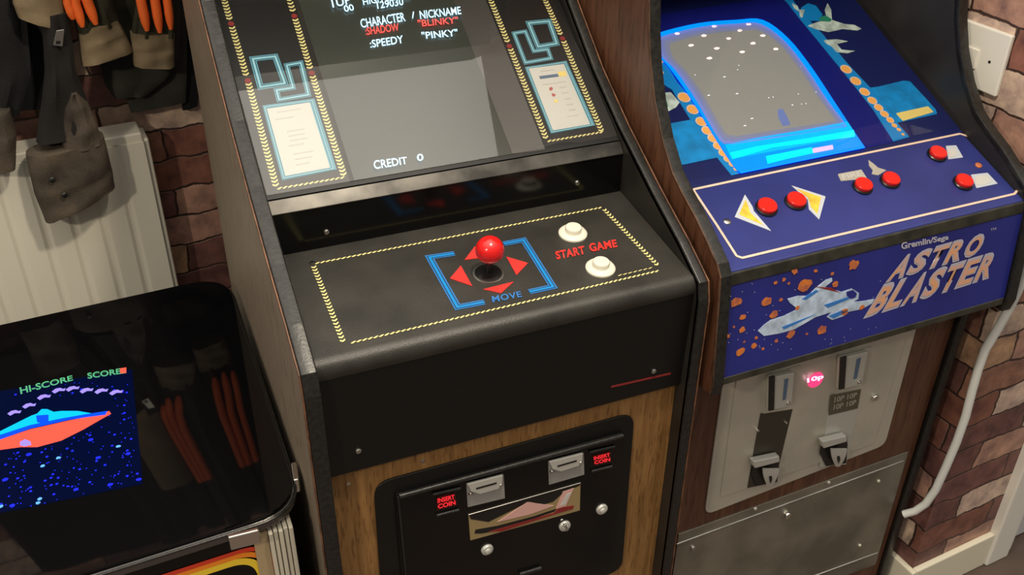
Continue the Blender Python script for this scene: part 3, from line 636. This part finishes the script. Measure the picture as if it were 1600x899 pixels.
# bezel art
bt = ABZ
plate('surround', bt, [(1000, 62), (1030, 22), (1180, 0), (1218, -14), (1275, 60), (1360, 168), (1397, 222), (1152, 272), (1105, 222), (1060, 150)], 0, .0008, 'asur', abz)
plate('printed_ribbon', bt, [(1207, -16), (1232, -10), (1252, 18), (1287, 55), (1325, 100), (1360, 137), (1382, 134), (1412, 126), (1422, 127), (1446, 153), (1462, 171), (1464, 178), (1402, 192), (1421, 214), (1396, 221), (1365, 172), (1312, 105), (1250, 30), (1230, 4)], 0, .0012, 'ribbon', abz)
plate('printed_card', bt, [(1362, 138), (1382, 133), (1412, 126), (1422, 127), (1446, 153), (1462, 171), (1464, 177), (1402, 190)], .0012, .0016, 'cyan', abz)
plate('yellow_sticker', bt, [(1400, 177), (1450, 166), (1459, 175), (1411, 189)], .0016, .0024, 'cardyel', abz, r=.002)
plate('printed_ribbon', bt, [(1018, 84), (1034, 88), (1058, 128), (1085, 160), (1120, 212), (1162, 270), (1143, 274), (1122, 248), (1078, 186), (1050, 140), (1018, 120)], 0, .0012, 'ribbon', abz)
plate('printed_card', bt, [(1030, 196), (1080, 187), (1122, 246), (1060, 259), (1034, 230)], .0004, .0016, 'cyan', abz)
dl = [(1031, 95, 5.5), (1031, 113, 6), (1069, 152, 10), (1082.5, 171, 9.5), (1096, 190, 9), (1105, 204, 8.5), (1114, 216, 8), (1122, 228, 7.5), (1130, 239, 7), (1137, 248.5, 6), (1144, 256.5, 5), (1150, 264, 3.8)]
dr_ = [(1322, 108, 9.5), (1337, 126.5, 9.2), (1351, 143.5, 8.6), (1363, 157, 8), (1373, 168, 7.5), (1382, 178, 7), (1391, 187.5, 6.2), (1397.5, 196, 4.5), (1404.5, 202.5, 3.6), (1411, 210, 2.6)]
for x, y, r in dl+dr_:
    s = dots('orange_dot', bt, [(x, y, r*.00120)], 'cream2', abz, h=.0020, n=20); dots('dot_center', bt, [(x, y, r*.00096)], 'orange', s, h=.0024, n=20)
def sg(pts, m, z): plate('printed_alien', bt, [(x/4+1200, y/4) for x, y in pts], .0012, z, m, abz)
sg([(205, 50), (250, 20), (300, 35), (340, 90), (330, 130), (230, 130)], 'ribbon', .0018)
sg([(250, 160), (300, 140), (370, 120), (355, 60), (372, 20), (395, 60), (400, 125), (480, 150), (540, 155), (585, 180), (560, 190), (470, 180), (380, 200), (300, 180)], 'palew', .0022)
sg([(320, 110), (360, 95), (400, 120), (390, 135), (330, 132)], 'green', .0026)
sg([(350, 250), (430, 245), (500, 258), (430, 275), (460, 310), (545, 318), (500, 332), (430, 325), (400, 290), (360, 268)], 'palew', .0022)
sg([(150, 20), (185, 35), (195, 70), (165, 50)], 'palew', .0022); sg([(195, 60), (230, 60), (215, 110), (200, 100)], 'palew', .0022)
plate('printed_alien', bt, [(1030, 146), (1048, 144), (1062, 160), (1056, 168), (1040, 176), (1030, 170)], .0012, .002, 'palew', abz)
plate('printed_alien', bt, [(1028, 155), (1040, 152), (1044, 166), (1036, 172)], .002, .0024, 'green', abz)
# the tube: bulging rounded picture in a blue glowing rim
out = [(1018, 62), (1030, 51), (1092, 36), (1150, 31), (1192, 31), (1232, 60), (1268, 105), (1300, 153), (1331, 200), (1352, 231), (1158, 271), (1148, 262), (1122, 223), (1080, 155), (1045, 105), (1026, 85)]
inn = [(1026, 66), (1034, 57), (1094, 42), (1150, 37), (1188, 37), (1226, 64), (1261, 108), (1292, 155), (1320, 192), (1322, 199), (1144, 226), (1139, 224), (1124, 218), (1087, 155), (1056, 110), (1034, 88)]
def cmr(ps, k=4, hard=()):     # smooth closed outline, staying sharp at the listed corners
    n_ = len(ps); o_ = []
    for i in range(n_):
        p0, p1, p2, p3 = ps[i-1], ps[i], ps[(i+1) % n_], ps[(i+2) % n_]
        if i in hard: p0 = p1
        if (i+1) % n_ in hard: p3 = p2
        for j in range(k):
            t = j/k; o_.append(tuple(.5*((2*p1[c])+(-p0[c]+p2[c])*t+(2*p0[c]-5*p1[c]+4*p2[c]-p3[c])*t*t+(-p0[c]+3*p1[c]-3*p2[c]+p3[c])*t**3) for c in (0, 1)))
    return o_
out = cmr(out, 4, (9, 10)); inn = cmr(inn, 4, (9, 10))
asc = plate('screen', bt, out, .0008, .0030, 'aglow2', ac)
b = MB(); A = bt.pts(out, .0036); I_ = bt.pts([((a[0]*.8+c[0]*.2), (a[1]*.8+c[1]*.2)) for a, c in zip(out, [(1170, 150)]*len(out))] if 0 else inn, .0036)
n = len(A); b.add([*A, *I_], [(i, (i+1) % n, n+(i+1) % n, n+i) for i in range(n)]); b.build('screen_rim', 'aglow', asc)
ccx, ccy = 1185, 125
lvl = [inn]
for q_ in (.96, .92, .87): lvl.append([(ccx+(x-ccx)*q_, ccy+(y-ccy)*q_) for x, y in inn])
for k_, (c_, e_) in enumerate((((.05, .09, .34), 1.0), ((.055, .08, .26), .9), ((.08, .10, .20), .8))):
    b = MB(); A = bt.pts(lvl[k_], .0046); I_ = bt.pts(lvl[k_+1], .0046); n = len(A); b.add([*A, *I_], [(i, (i+1) % n, n+(i+1) % n, n+i) for i in range(n)])
    b.build('picture_fringe', mat('fringe_blue_%d' % k_, (.15, .15, .15), .3, emis=c_, es=e_), asc)  # rim glow fading inward, painted as dimming rings
plate('screen_picture', bt, inn, .0030, .0042, 'ascreen', asc)
def zc(x, y): return (x/4.087+1060, y/4.087+180)
def cs(pts, m, z): plate('screen_bar', bt, [zc(*p) for p in pts], .0040, z, m, asc)
cs([(300, 190), (470, 150), (800, 95), (1080, 40), (1110, 85), (1130, 130), (340, 280)], 'amid', .0046)
cs([(330, 240), (500, 200), (830, 148), (1120, 95), (1128, 135), (900, 165), (600, 205), (350, 278)], 'acyan', .0050)
cs([(560, 262), (850, 205), (862, 240), (700, 275), (572, 308)], 'acyan', .0050)
cs([(858, 212), (985, 190), (990, 215), (860, 240)], 'apink', .0050)
for x, y in ((312, 210), (545, 165), (760, 152), (702, 190), (478, 222), (635, 240), (848, 222), (400, 282), (560, 302), (720, 324), (787, 270), (930, 305), (514, 363)):
    px, py = x/4+980, y/4; dots('screen_alien', bt, [(px, py, .0030, 1.9)], 'aalien', asc, h=.0046, n=10, jag=.18)
for x, y, a in ((690, 435, 1), (698, 408, 1), (425, 468, 1), (608, 480, 3), (510, 595, 3), (687, 585, 3), (885, 610, 1.2), (912, 606, 1.2), (1033, 656, 2), (1090, 650, 1), (1118, 647, 1), (1180, 575, 2), (780, 740, 3), (736, 785, 3), (1070, 587, 1), (1085, 415, 1)):
    dots('screen_star', bt, [(x/4+980, y/4, .0010, a)], 'astar', asc, h=.0046, n=6)
plate('screen_ship', bt, [(940/4+980, 685/4), (972/4+980, 680/4), (1000/4+980, 730/4), (1022/4+980, 780/4), (975/4+980, 790/4), (945/4+980, 735/4)], .0042, .0046, mat('screen_soft_blue', (0, 0, 0), emis=(.2, .26, .55), es=.55), asc)
b = MB(); q = [apt(AX0+.001, .168, .068), apt(AX1-.001, .168, .068)]; dv = (ay*math.cos(math.radians(24))+V((0, 0, math.sin(math.radians(24)))))*.445
q = [q[0], q[1], q[1]+dv, q[0]+dv]; q = [p+ABZ.n*.004 for p in q]; b.prism(q, [p+ABZ.n*.003 for p in q]); b.build('cover_glass', 'pane_thin', ac)
# coin door
dz = lambda x, y: (x/2.4375+1040, y/2.4375+530)
acd = plate('coin_door', AFR, [(1137, 545), (1441, 480), (1383, 696), (1101, 806)], 0, .004, 'plate', ac, r=[.0, .0, .022, .022], bevel=.001)
ald = plate('door_leaf', AFR, [(1156, 560), (1425, 500), (1366, 694), (1126, 778)], .004, .0065, 'plate', acd, bevel=.0012)
dk = mat('dark_strip', (.07, .065, .05), .4, .5)
plate('mech_plate', AFR, [dz(385, 140), dz(515, 100), dz(500, 265), dz(372, 285)], .0065, .008, 'plate', ald, bevel=.0005)
plate('mech_plate', AFR, [dz(660, 55), dz(785, 30), dz(752, 190), dz(645, 215)], .0065, .008, 'plate', ald, bevel=.0005)
plate('dark_strip', AFR, [dz(362, 285), dz(485, 262), dz(432, 482), dz(425, 545), dz(312, 568)], .0065, .0078, dk, ald)
plate('bright_strip', AFR, [dz(618, 280), dz(735, 255), dz(688, 478), dz(588, 488)], .0065, .0078, 'silver2', ald)
for q in ([dz(397, 148), dz(492, 130), dz(480, 256), dz(394, 276)], [dz(668, 75), dz(772, 50), dz(748, 175), dz(662, 195)]):
    s = plate('coin_insert', AFR, q, .008, .019, 'silver2', ald, bevel=.002)
    qq = lambda u, v: lin(q, u, v)
    plate('insert_frame', AFR, [qq(.0, .0), qq(.22, -.02), qq(.24, 1), qq(0, 1)], .019, .023, 'mold', s, bevel=.001)
    plate('coin_slit', AFR, [qq(.62, .15), qq(.76, .13), qq(.72, .75), qq(.60, .77)], .0195, .0205, 'cardblue', s)
    bolt('rivet', AFR, *qq(.9, .92), .004, s, 'chrome', .004, .019)
for q in ([(335, 468), (434, 447), (428, 480), (426, 545), (345, 562), (330, 520)], [(597, 392), (690, 370), (694, 400), (690, 474), (612, 486), (590, 440)]):
    s = plate('coin_return', AFR, [dz(*p) for p in q], .0078, .0115, 'mold', ald, bevel=.001)
    x0, y0 = q[0]; x1, y1 = q[1]
    b = MB(); hd = [dz(x0, y0), dz(x1, y1), dz(x1+2, y1+22), dz(x0+6, y0+26)]; tp = AFR.pts(hd, .024); b.prism([p-AFR.n*.014 for p in tp], tp); b.build('return_hood', 'silver2', s, bevel=.002)
    # curved flap
    b = MB(); vs = []; ctr = (x0*.35+x1*.65, y0)
    for i in range(9):
        t = i/8; a = math.pi*t
        yy = y0+24+(q[4][1]-y0-28)*t
        wdt = 30*(1-.75*t**2)
        for sx in (-1, 1):
            vs.append(AFR.at(*dz((x0+x1)/2+14+sx*wdt-4*t, yy), .022-.006*t+.002*math.sin(a)))
    b.add(vs, [(2*i, 2*i+1, 2*i+3, 2*i+2) for i in range(8)]); fl_ = b.build('return_flap', 'silver2', s, smooth=False)
    sm = fl_.modifiers.new('thick', 'SOLIDIFY'); sm.thickness = .003
    plate('flap_slot', AFR, [dz((x0+x1)/2+8, y0+42), dz((x0+x1)/2+18, y0+40), dz((x0+x1)/2+22, y0+66), dz((x0+x1)/2+16, y0+84), dz((x0+x1)/2+10, y0+62)], .0235, .0245, 'blackpl', s)
lb = plate('value_label', AFR, [dz(630, 215), dz(745, 192), dz(732, 265), dz(622, 292)], .008, .0095, 'brown', ald, bevel=.0005)
for k in range(2):
    o_ = 28*k; ptext('value_text', '10P 10P', AFR, [dz(645-o_*.1, 222+o_), dz(730-o_*.1, 203+o_), dz(727-o_*.1, 222+o_), dz(642-o_*.1, 243+o_)], 'plate', lb, h=.0100, bold=.01)
c = AFR.at(*dz(570, 155), .0065); b = MB(); b.lathe(c, AFR.n, [(.0165, 0), (.0165, .002), (.014, .004), (.008, .0048)], 32); lamp_ = b.build('credit_lamp', 'lampglow', ald, smooth=True)
ptext('lamp_text', '10p', AFR, [dz(538, 150), dz(602, 132), dz(602, 155), dz(540, 172)], 'lamphot', lamp_, h=.0125, bold=.04)
for x, y, r in ((803, 228, .008), (462, 322, .003), (355, 352, .003)): bolt('door_screw', AFR, *dz(x, y), r, ald, 'chrome', .006, .007)
# lower metal plate
alp = plate('lower_plate', AFR, [dz(50, 745), dz(925, 430), dz(800, 860), dz(-10, 1160)], 0, .003, 'lowplate', ac, bevel=.0008)
b = MB(); b.tube([AFR.at(*dz(42, 782), .004), AFR.at(*dz(905, 465), .004)], .0018, 8); b.build('plate_crease', 'steel', alp)
b = MB(); b.tube([AFR.at(*dz(560, 905), .004), AFR.at(*dz(806, 815), .004)], .0018, 8); b.build('plate_crease', 'steel', alp)
for x, y, r in ((470, 678, .009), (107, 800, .0055), (815, 545, .004), (743, 790, .004), (345, 650, .004), (625, 550, .004)): bolt('plate_bolt', AFR, *dz(x, y), r, alp, 'chrome' if r > .005 else 'plate', .004 if r < .008 else .010, .003)

# ---------------------------------------------------------------- cocktail table cabinet
ta = math.radians(3.0); tx = V((math.cos(ta), math.sin(ta), 0)); ty = V((-math.sin(ta), math.cos(ta), 0))
TZ = Z0-.262
tt = empty('cocktail_table_cabinet', (0, 0, 0), 'low arcade table with black glass top, saucer on screen, before the radiator', 'arcade table')
TC = V((-.038, .030, TZ))
def tp(u, v, z=0): return TC+EX*u+V((0, 1, 0))*v+tx*0+V((0, math.tan(ta)*u, z))
TW, TD = .86, .688
def tround(ins, z, rr=.075):
    return rounded([tp(-TW+ins, ins, z), tp(-ins, ins, z), tp(-ins, TD-ins, z), tp(-TW+ins, TD-ins, z)], rr, 8)
b = MB(); b.prism(tround(.004, -.008), tround(.004, 0)); gt = b.build('glass_top', 'tglass', tt)
b = MB(); b.prism(tround(0, -.026, .078), tround(0, -.0085, .078)); b.build('top_rim', 'rim', tt, bevel=.004)
def rimtube(z, r, m, nm):
    b = MB(); q = tround(-.0005, z, .078); b.tube(q+[q[0]], r, 8); return b.build(nm, m, tt, smooth=True)
rimtube(-.010, .0022, 'mold', 'rim_bead')
TP = Plane(TC, (0, 0, 1), (1, 0, 0)); TPf = Plane(tp(0, .012-.0045, 0), tx.cross(V((0, 0, 1))), tx)
# metal clips
def clip(a, c, vert=True):
    b = MB(); A, B = TP.at(*a, .002), TP.at(*c, .002); d = (B-A).normalized(); s = V((0, 0, 1)).cross(d)
    b.box(A-s*.006+V((0, 0, -.024)), B-A, s*.008, V((0, 0, .026))); return b.build('glass_clip', 'chrome', tt, bevel=.002)
clip((356, 838), (404, 826)); clip((461, 752), (457, 724)) ; 
# body
b = MB(); q = [tp(-TW+.03, .012, -.034), tp(-.055, .012, -.034), tp(-.055, TD-.04, -.034), tp(-TW+.03, TD-.04, -.034)]; b.prism([p+V((0, 0, -(TZ-.034))) for p in q], q); body = b.build('table_body', 'black', tt)
fq = lambda u0, u1, z0, z1, h: [tp(u0, .012-h, z0), tp(u1, .012-h, z0), tp(u1, .012-h, z1), tp(u0, .012-h, z1)]
def fbox(nm, u0, u1, z0, z1, h0, h1, m, r=0, bevel=0):
    q = fq(u0, u1, z0, z1, h1)
    if r: q = rounded(q, r, 8)
    b = MB(); b.prism([p+V((0, h1-h0, 0)) for p in q], q); return b.build(nm, m, tt, bevel)
fbox('beige_strip', -.078, -.057, -TZ+.02, -.034, .0, .006, 'beige')
b = MB()
for k in range(5):
    u = -.056+.0075*k; q = fq(u, u+.0062, -TZ+.02, -.034, .014 if k % 2 == 0 else .011); b.prism([p+V((0, .03, 0)) for p in q], q)
b.build('corner_post', 'post', tt, bevel=.0012)
fp = fbox('art_panel', -.80, -.082, -.45, -.028, 0, .003, 'gloss', .0)
KC = TPf.at(420, 848); KU = (KC-TC).x; KZ = KC.z-TZ
for k, (ins, m, wd) in enumerate(((.012, 'fred', .008), (.020, 'fora', .009), (.030, 'fyel', .012))):
    q = rounded([tp(-.80+ins, .0075, -.45+ins), tp(KU-ins+.012, .0075, -.45+ins), tp(KU-ins+.012, .0075, KZ-ins+.012), tp(-.80+ins, .0075, KZ-ins+.012)], .045, 10)
    b = MB(); ribbon(b, TPf, q, wd, True); b.build('art_stripe', m, fp)
# screen below the glass: flush picture
TS = TP
ts = plate('screen', TS, [(-260, 655), (206, 577), (223, 756), (-290, 860)], .0002, .0012, 'tscr', tt)
def kz(x, y): return (x/3.458, y/3.458+560)
def tpz(pts, m, z, nm='screen_shape'): return plate(nm, TS, [kz(*p) for p in pts], .0010, z, m, ts)
tpz([(-400, 580), (0, 495), (110, 480), (200, 480), (330, 445), (450, 385), (545, 330), (600, 300), (590, 285), (540, 305), (380, 335), (160, 385), (0, 440), (-300, 530)], 'tred', .0016)
tpz([(-300, 525), (0, 438), (160, 380), (380, 330), (570, 305), (580, 285), (480, 300), (380, 315), (160, 362), (0, 415), (-280, 490)], 'tbl', .0019)
tpz([(-250, 480), (0, 412), (165, 360), (330, 325), (490, 297), (420, 285), (330, 285), (290, 290), (255, 275), (225, 275), (200, 300), (170, 310), (100, 345), (0, 395), (-200, 450)], 'tcy', .0022)
tpz([(195, 310), (262, 305), (262, 340), (230, 352), (200, 345)], 'tbl', .0025)
arc = [(40, 300), (120, 262), (200, 215), (280, 180), (355, 170), (430, 180), (510, 183), (590, 190)]
for x, y in arc:
    tpz([(x, y), (x+20, y-15), (x+45, y-20), (x+60, y-14), (x+75, y-18), (x+68, y-4), (x+40, y-4), (x+15, y+10)], 'tpur', .0016)
tpz([(108, 452), (135, 438), (165, 450), (168, 468), (130, 476), (108, 470)], 'tpur', .0020)
ptext('screen_text', 'HI-SCORE', TS, [kz(*p) for p in ((105, 158), (390, 92), (395, 120), (112, 195))], 'tgrn', ts, h=.0016, bold=.02)
ptext('screen_text', 'SCORE2', TS, [kz(*p) for p in ((470, 80), (680, 50), (682, 80), (475, 112))], 'tgrn', ts, h=.0016, bold=.02)
tpz([(648, 55), (682, 50), (682, 78), (650, 82)], 'tred', .0019)
def inside(x, y): return 200 < y < 860-.25*x and not (y < 500 and x < 600 and y > 480-.36*x-60 and y < 520-.2*x)
st1 = []
while len(st1) < 190:
    x, y = random.uniform(0, 750), random.uniform(130, 850)
    if y > 850-.25*x or y < 200-.167*x or x > 705+(y-59)*.09 or (y < 505-.33*x+0 and y > 250-.1*x and x < 620): continue
    st1.append((*kz(x, y), random.choice([.0008, .0011, .0011, .0016, .0022])))
dots('star_field', TS, st1, 'tblue', ts, h=.0015, n=7)['kind'] = 'stuff'
for x, y in ((640, 475), (315, 538), (230, 582), (5, 800), (215, 760), (205, 782)): dots('bright_star', TS, [(*kz(x, y), .0028, 1.3)], 'tblue2', ts, h=.0018, n=8, jag=.2)
for x, y in ((530, 537), (410, 708), (750, 655), (25, 657), (65, 797), (490, 440), (595, 682), (155, 520), (692, 515)): dots('blue_star', TS, [(*kz(x, y), .0034, 1.2)], 'tblue', ts, h=.0018, n=8, jag=.2)

# ---------------------------------------------------------------- radiator
ra = empty('radiator', (0, 0, 0), 'white ribbed panel radiator on the brick wall behind the low table', 'radiator')
RD = WD-.10
RP = Plane(wy*RD+V((0, 0, Z0)), -wy, wx)
tr = RP.at(221, 207); rx1 = (tr).dot(wx); rz1 = tr.z; rx0 = rx1-1.0; rz0 = .22
prf = []; pitch = .058; n = int((1.0-.03)/pitch)
b = MB(); x = rx1
pts = [(rx1, .0), (rx1-.040, .0)]
k = rx1-.045
while k > rx0+.03:
    pts += [(k, 0), (k-.007, .0042), (k-.011, .0046), (k-.015, .0042), (k-.022, 0)]; k -= pitch
pts += [(rx0, 0)]
lo, hi = rz0, rz1
q = [wx*a+wy*(RD+d) for a, d in pts]
n = len(q); vs = [p+V((0, 0, lo)) for p in q]+[p+V((0, 0, hi-.02)) for p in q]
b.add(vs, [(i, i+1, n+i+1, n+i) for i in range(n-1)]); pn = b.build('front_panel', 'rad', ra, smooth=False)
sm = pn.modifiers.new('thick', 'SOLIDIFY'); sm.thickness = .003
wbox('top_grille', rx0, rx1, RD-.001, RD+.07, rz1-.022, rz1, 'rad', ra, .004, None)
wbox('side_cover', rx1-.002, rx1+.012, RD+.006, RD+.075, rz0, rz1-.018, 'rad', ra, .005, None)
wbox('rear_panel', rx0, rx1, RD+.06, RD+.07, rz0, rz1-.025, 'rad', ra, 0, None)
wbox('wall_bracket', rx1-.15, rx1-.12, RD+.07, WD, rz0+.1, rz1-.1, 'rad', ra, 0, None)
plate('spot_mark', RP, [(196, 251), (214, 249), (214, 253), (197, 255)], 0, .001, mat('mark_grey', (.45, .43, .38), .5), ra)

# ---------------------------------------------------------------- wall socket, conduit
RT = Plane(wx*CX+wy*0+V((0, 0, Z0)), -wx, wy)
sw = empty('wall_switch', (0, 0, 0), 'white square fused switch plate on the brick wall right of the blue cabinet', 'switch')
spq = [(1500, 33), (1586, 58), (1552, 152), (1519, 143)]
c = [RT.at(*p) for p in ((1506, 33), (1587, 59), (1553, 153), (1524, 142))]
u1 = max(p.dot(wy) for p in c)+.0; u0 = c[1].dot(wy); zt = c[1].z+.004; zb = c[2].z
def rtbox(nm, u0, u1, z0, z1, d0, d1, m, par, bev=.003):
    b = MB(); b.box(wx*(CX-d1)+wy*u0+V((0, 0, z0)), wx*(d1-d0), wy*(u1-u0), (0, 0, z1-z0)); return b.build(nm, m, par, bev)
rtbox('face_plate', u0, u0+.108, zt-.112, zt, 0, .010, 'paintwhite', sw)
rtbox('rocker_switch', u0+.055, u0+.090, zt-.078, zt-.042, .010, .0135, 'paintwhite', sw)
rtbox('fuse_slot', u0+.062, u0+.082, zt-.092, zt-.089, .010, .0106, 'blackpl', sw, 0)
b = MB(); b.lathe(wx*(CX-.0100)+wy*(u0+.030)+V((0, 0, zt-.056)), -wx, [(.0028, 0), (.0028, .0006)], 12); b.build('plate_screw', 'mold', sw)
cb = MB(); cpx = [(1620, 370), (1608, 400), (1600, 428), (1590, 455), (1578, 480), (1560, 512), (1540, 545), (1529, 575), (1519, 610), (1509, 650), (1495, 690), (1478, 730), (1462, 765), (1447, 787), (1430, 799), (1412, 804)]
KP = Plane(wx*(CX-.022)+wy*(CD-.02), (-wx-wy).normalized(), wx)
KP2 = Plane(wx*(CX-.022)+wy*(CD-.022), -(wx+wy).normalized(), (wx-wy))
pts = [KP2.at(*p) for p in cpx]
cb.tube(pts, .0085, 14); tag(cb.build('cable', 'cable', None, smooth=True), 'thick white power cable hanging at the brick wall corner beside the blue cabinet', 'cable')

# ---------------------------------------------------------------- hanging clothes
def cloth_rows(mb, rows, D, dep, seed, wr=.012, n=28, m=26):
    rnd = random.Random(seed); ph = [rnd.uniform(0, 6.28) for _ in range(6)]
    pl = Plane(wy*(D+.10), -wy, wx); R = []
    for xl, yl, xr, yr in rows: R.append((pl.at(xl, yl), pl.at(xr, yr)))
    vs = []
    for j in range(m+1):
        t = j/m*(len(R)-1); i = min(int(t), len(R)-2); f = t-i; f = f*f*(3-2*f)*.5+f*.5
        a = R[i][0].lerp(R[i+1][0], f); c = R[i][1].lerp(R[i+1][1], f); ctr = (a+c)/2; hx = (c-a)/2
        for k in range(n):
            th = 2*math.pi*k/n; cc, ss = math.cos(th), math.sin(th)
            w_ = wr*(math.sin(5*th+ph[0]+j*.13)+.6*math.sin(9*th+ph[1]-j*.2)+.7*math.sin(j*.55+ph[2]+2*th))*.35
            se = math.copysign(abs(ss)**.7, ss)
            vs.append(ctr+hx*cc*(1+w_*2)-wy*(-1)*se*(dep+w_))
    fs = [(j*n+k, j*n+(k+1) % n, (j+1)*n+(k+1) % n, (j+1)*n+k) for j in range(m) for k in range(n)]
    fs += [tuple(range(n)), tuple(m*n+k for k in range(n))[::-1]]
    mb.add(vs, fs)
def cloth(name, rows, D, dep, m, parent, seed=1, **k):
    b = MB(); cloth_rows(b, rows, D, dep, seed, **k); return b.build(name, m, parent, smooth=True)
def strips(parent, lst, D, r=.0085):
    pl = Plane(wy*(D+.10), -wy, wx)
    for pts, w_ in lst:
        b = MB(); P = [pl.at(*p) for p in pts]; n = len(P); Q = []
        for i in range(n-1):
            for k in range(4): Q.append(P[i].lerp(P[i+1], k/4))
        Q.append(P[-1]); rr = [w_]*(len(Q)-2)+[w_*.85, w_*.45]
        b.tube(Q, rr, 12); b.build('orange_stripe', 'stripe', parent, smooth=True)
kj = empty('jacket', (0, 0, 0), 'olive jacket with bright orange stripes and beige hem hanging above the radiator', 'jacket')
cloth('body', [(118, -470, 266, -480), (118, -120, 266, -140), (120, 10, 264, 5), (150, 60, 262, 62)], .955, .016, 'khaki', kj, 3)
sl = cloth('sleeve', [(104, -440, 160, -450), (104, -120, 164, -130), (108, 0, 172, -12), (120, 50, 188, 36)], .905, .022, 'khaki', kj, 5)
cloth('cuff', [(120, 42, 184, 30), (124, 70, 196, 52), (127, 102, 208, 78)], .905, .024, 'cuff', sl, 7, wr=.005)
sr = cloth('sleeve', [(205, -440, 262, -450), (208, -120, 268, -130), (212, 0, 272, -2), (206, 56, 272, 56)], .905, .022, 'khaki', kj, 8)
cloth('cuff', [(203, 50, 272, 50), (206, 76, 272, 78), (209, 102, 272, 103)], .905, .024, 'cuff', sr, 9, wr=.005)
strips(sl, [([(104, -210), (103, -50), (106, 5), (114, 30)], .0085), ([(113, -210), (114, -50), (118, 5), (129, 42)], .0090), ([(124, -210), (127, -50), (134, -5), (150, 38)], .0098)], .872)
strips(sr, [([(206, -210), (213, -50), (220, 0), (230, 48)], .0095), ([(220, -210), (231, -50), (242, 0), (250, 51)], .0092), ([(238, -210), (252, -50), (261, 0), (267, 46)], .0082)], .872)
gj = empty('jacket', (0, 0, 0), 'dull grey-green jacket hem hanging lowest behind the orange striped jacket', 'jacket')
cloth('body', [(150, -430, 280, -440), (150, 0, 282, 0), (155, 90, 280, 95), (163, 130, 262, 125), (178, 153, 228, 150)], .985, .009, 'greycl', gj, 11, wr=.008)
cloth('lining', [(190, -150, 292, -150), (190, 60, 292, 60), (196, 150, 292, 130), (205, 176, 290, 160)], 1.005, .006, 'greycl', gj, 12, wr=.004)
bj = empty('jacket', (0, 0, 0), 'black jacket hanging at the left edge with a beige hem and small metal zip pull', 'jacket')
bb = cloth('body', [(-420, -450, 95, -470), (-380, -60, 98, -80), (-320, 40, 100, 40), (-260, 120, 96, 110), (-180, 190, 92, 165)], .975, .016, 'blackcl', bj, 13)
cloth('hem', [(10, -200, 92, -200), (16, -40, 96, -40), (20, 5, 101, 25), (28, 26, 101, 46)], .885, .022, 'cuff', bj, 14, wr=.004)
ZP = Plane(wy*.958, -wy, wx); zq = plate('zip_pull', ZP, [(88, 48), (101, 46), (98, 73), (83, 71)], 0, .003, 'steel', bj, r=.002, bevel=.0008)
plate('pull_hole', ZP, [(88, 64), (95, 64), (94, 69), (87, 69)], .003, .0036, 'blackpl', zq)
cj = empty('coat', (0, 0, 0), 'dark taupe coat whose cuff with two snap buttons hangs over the radiator', 'coat')
cloth('upper_arm', [(40, -440, 92, -450), (42, -100, 92, -110), (52, 30, 96, 25), (70, 62, 112, 56)], .932, .010, 'blackcl', cj, 17, wr=.004)
sv = cloth('sleeve', [(62, 20, 104, 14), (68, 70, 112, 60), (70, 110, 118, 108), (66, 160, 132, 146), (56, 222, 152, 200)], .895, .032, 'darktaupe', cj, 19)
cloth('cuff', [(40, 240, 162, 210), (52, 300, 174, 262), (70, 344, 179, 288)], .895, .041, 'taupe', sv, 20, wr=.008)
cloth('sleeve_highlight', [(108, 140, 118, 138), (98, 165, 138, 160), (94, 200, 152, 195), (98, 232, 158, 220)], .888, .034, 'taupe', sv, 22, wr=.008)  # lighter overlay, a highlight on the sleeve put into cloth colour
cloth('second_sleeve', [(-80, -440, 20, -440), (-70, -60, 34, -70), (-50, 50, 44, 50), (-30, 120, 48, 115), (-40, 190, 30, 180)], .928, .016, 'blackcl', cj, 15)
cloth('second_cuff', [(-70, 165, 16, 170), (-60, 215, 26, 210), (-50, 268, 24, 262)], .905, .028, 'taupe', cj, 24, wr=.008)
SP = Plane(wy*.951, -wy, wx)
for x, y in ((82, 282), (101, 306)): bolt('snap_button', SP, x, y, .006, cj, 'mold', .004, 0)
nj = empty('scarf', (0, 0, 0), 'narrow black garment hanging between the orange stripes and the middle cabinet', 'scarf')
cloth('body', [(276, -300, 306, -300), (276, -60, 308, -60), (277, 60, 311, 60), (281, 130, 313, 125), (285, 172, 309, 165)], 1.028, .008, 'blackcl', nj, 21, wr=.004)
# rail that carries the clothes
b = MB(); b.tube([wx*-1.2+wy*1.02+V((0, 0, Z0+.86)), wx*.0+wy*1.02+V((0, 0, Z0+.86))], .012); rl = b.build('coat_rail', 'mold', None, smooth=True); tag(rl, 'dark metal coat rail above the hanging jackets on the brick wall', 'coat rail')
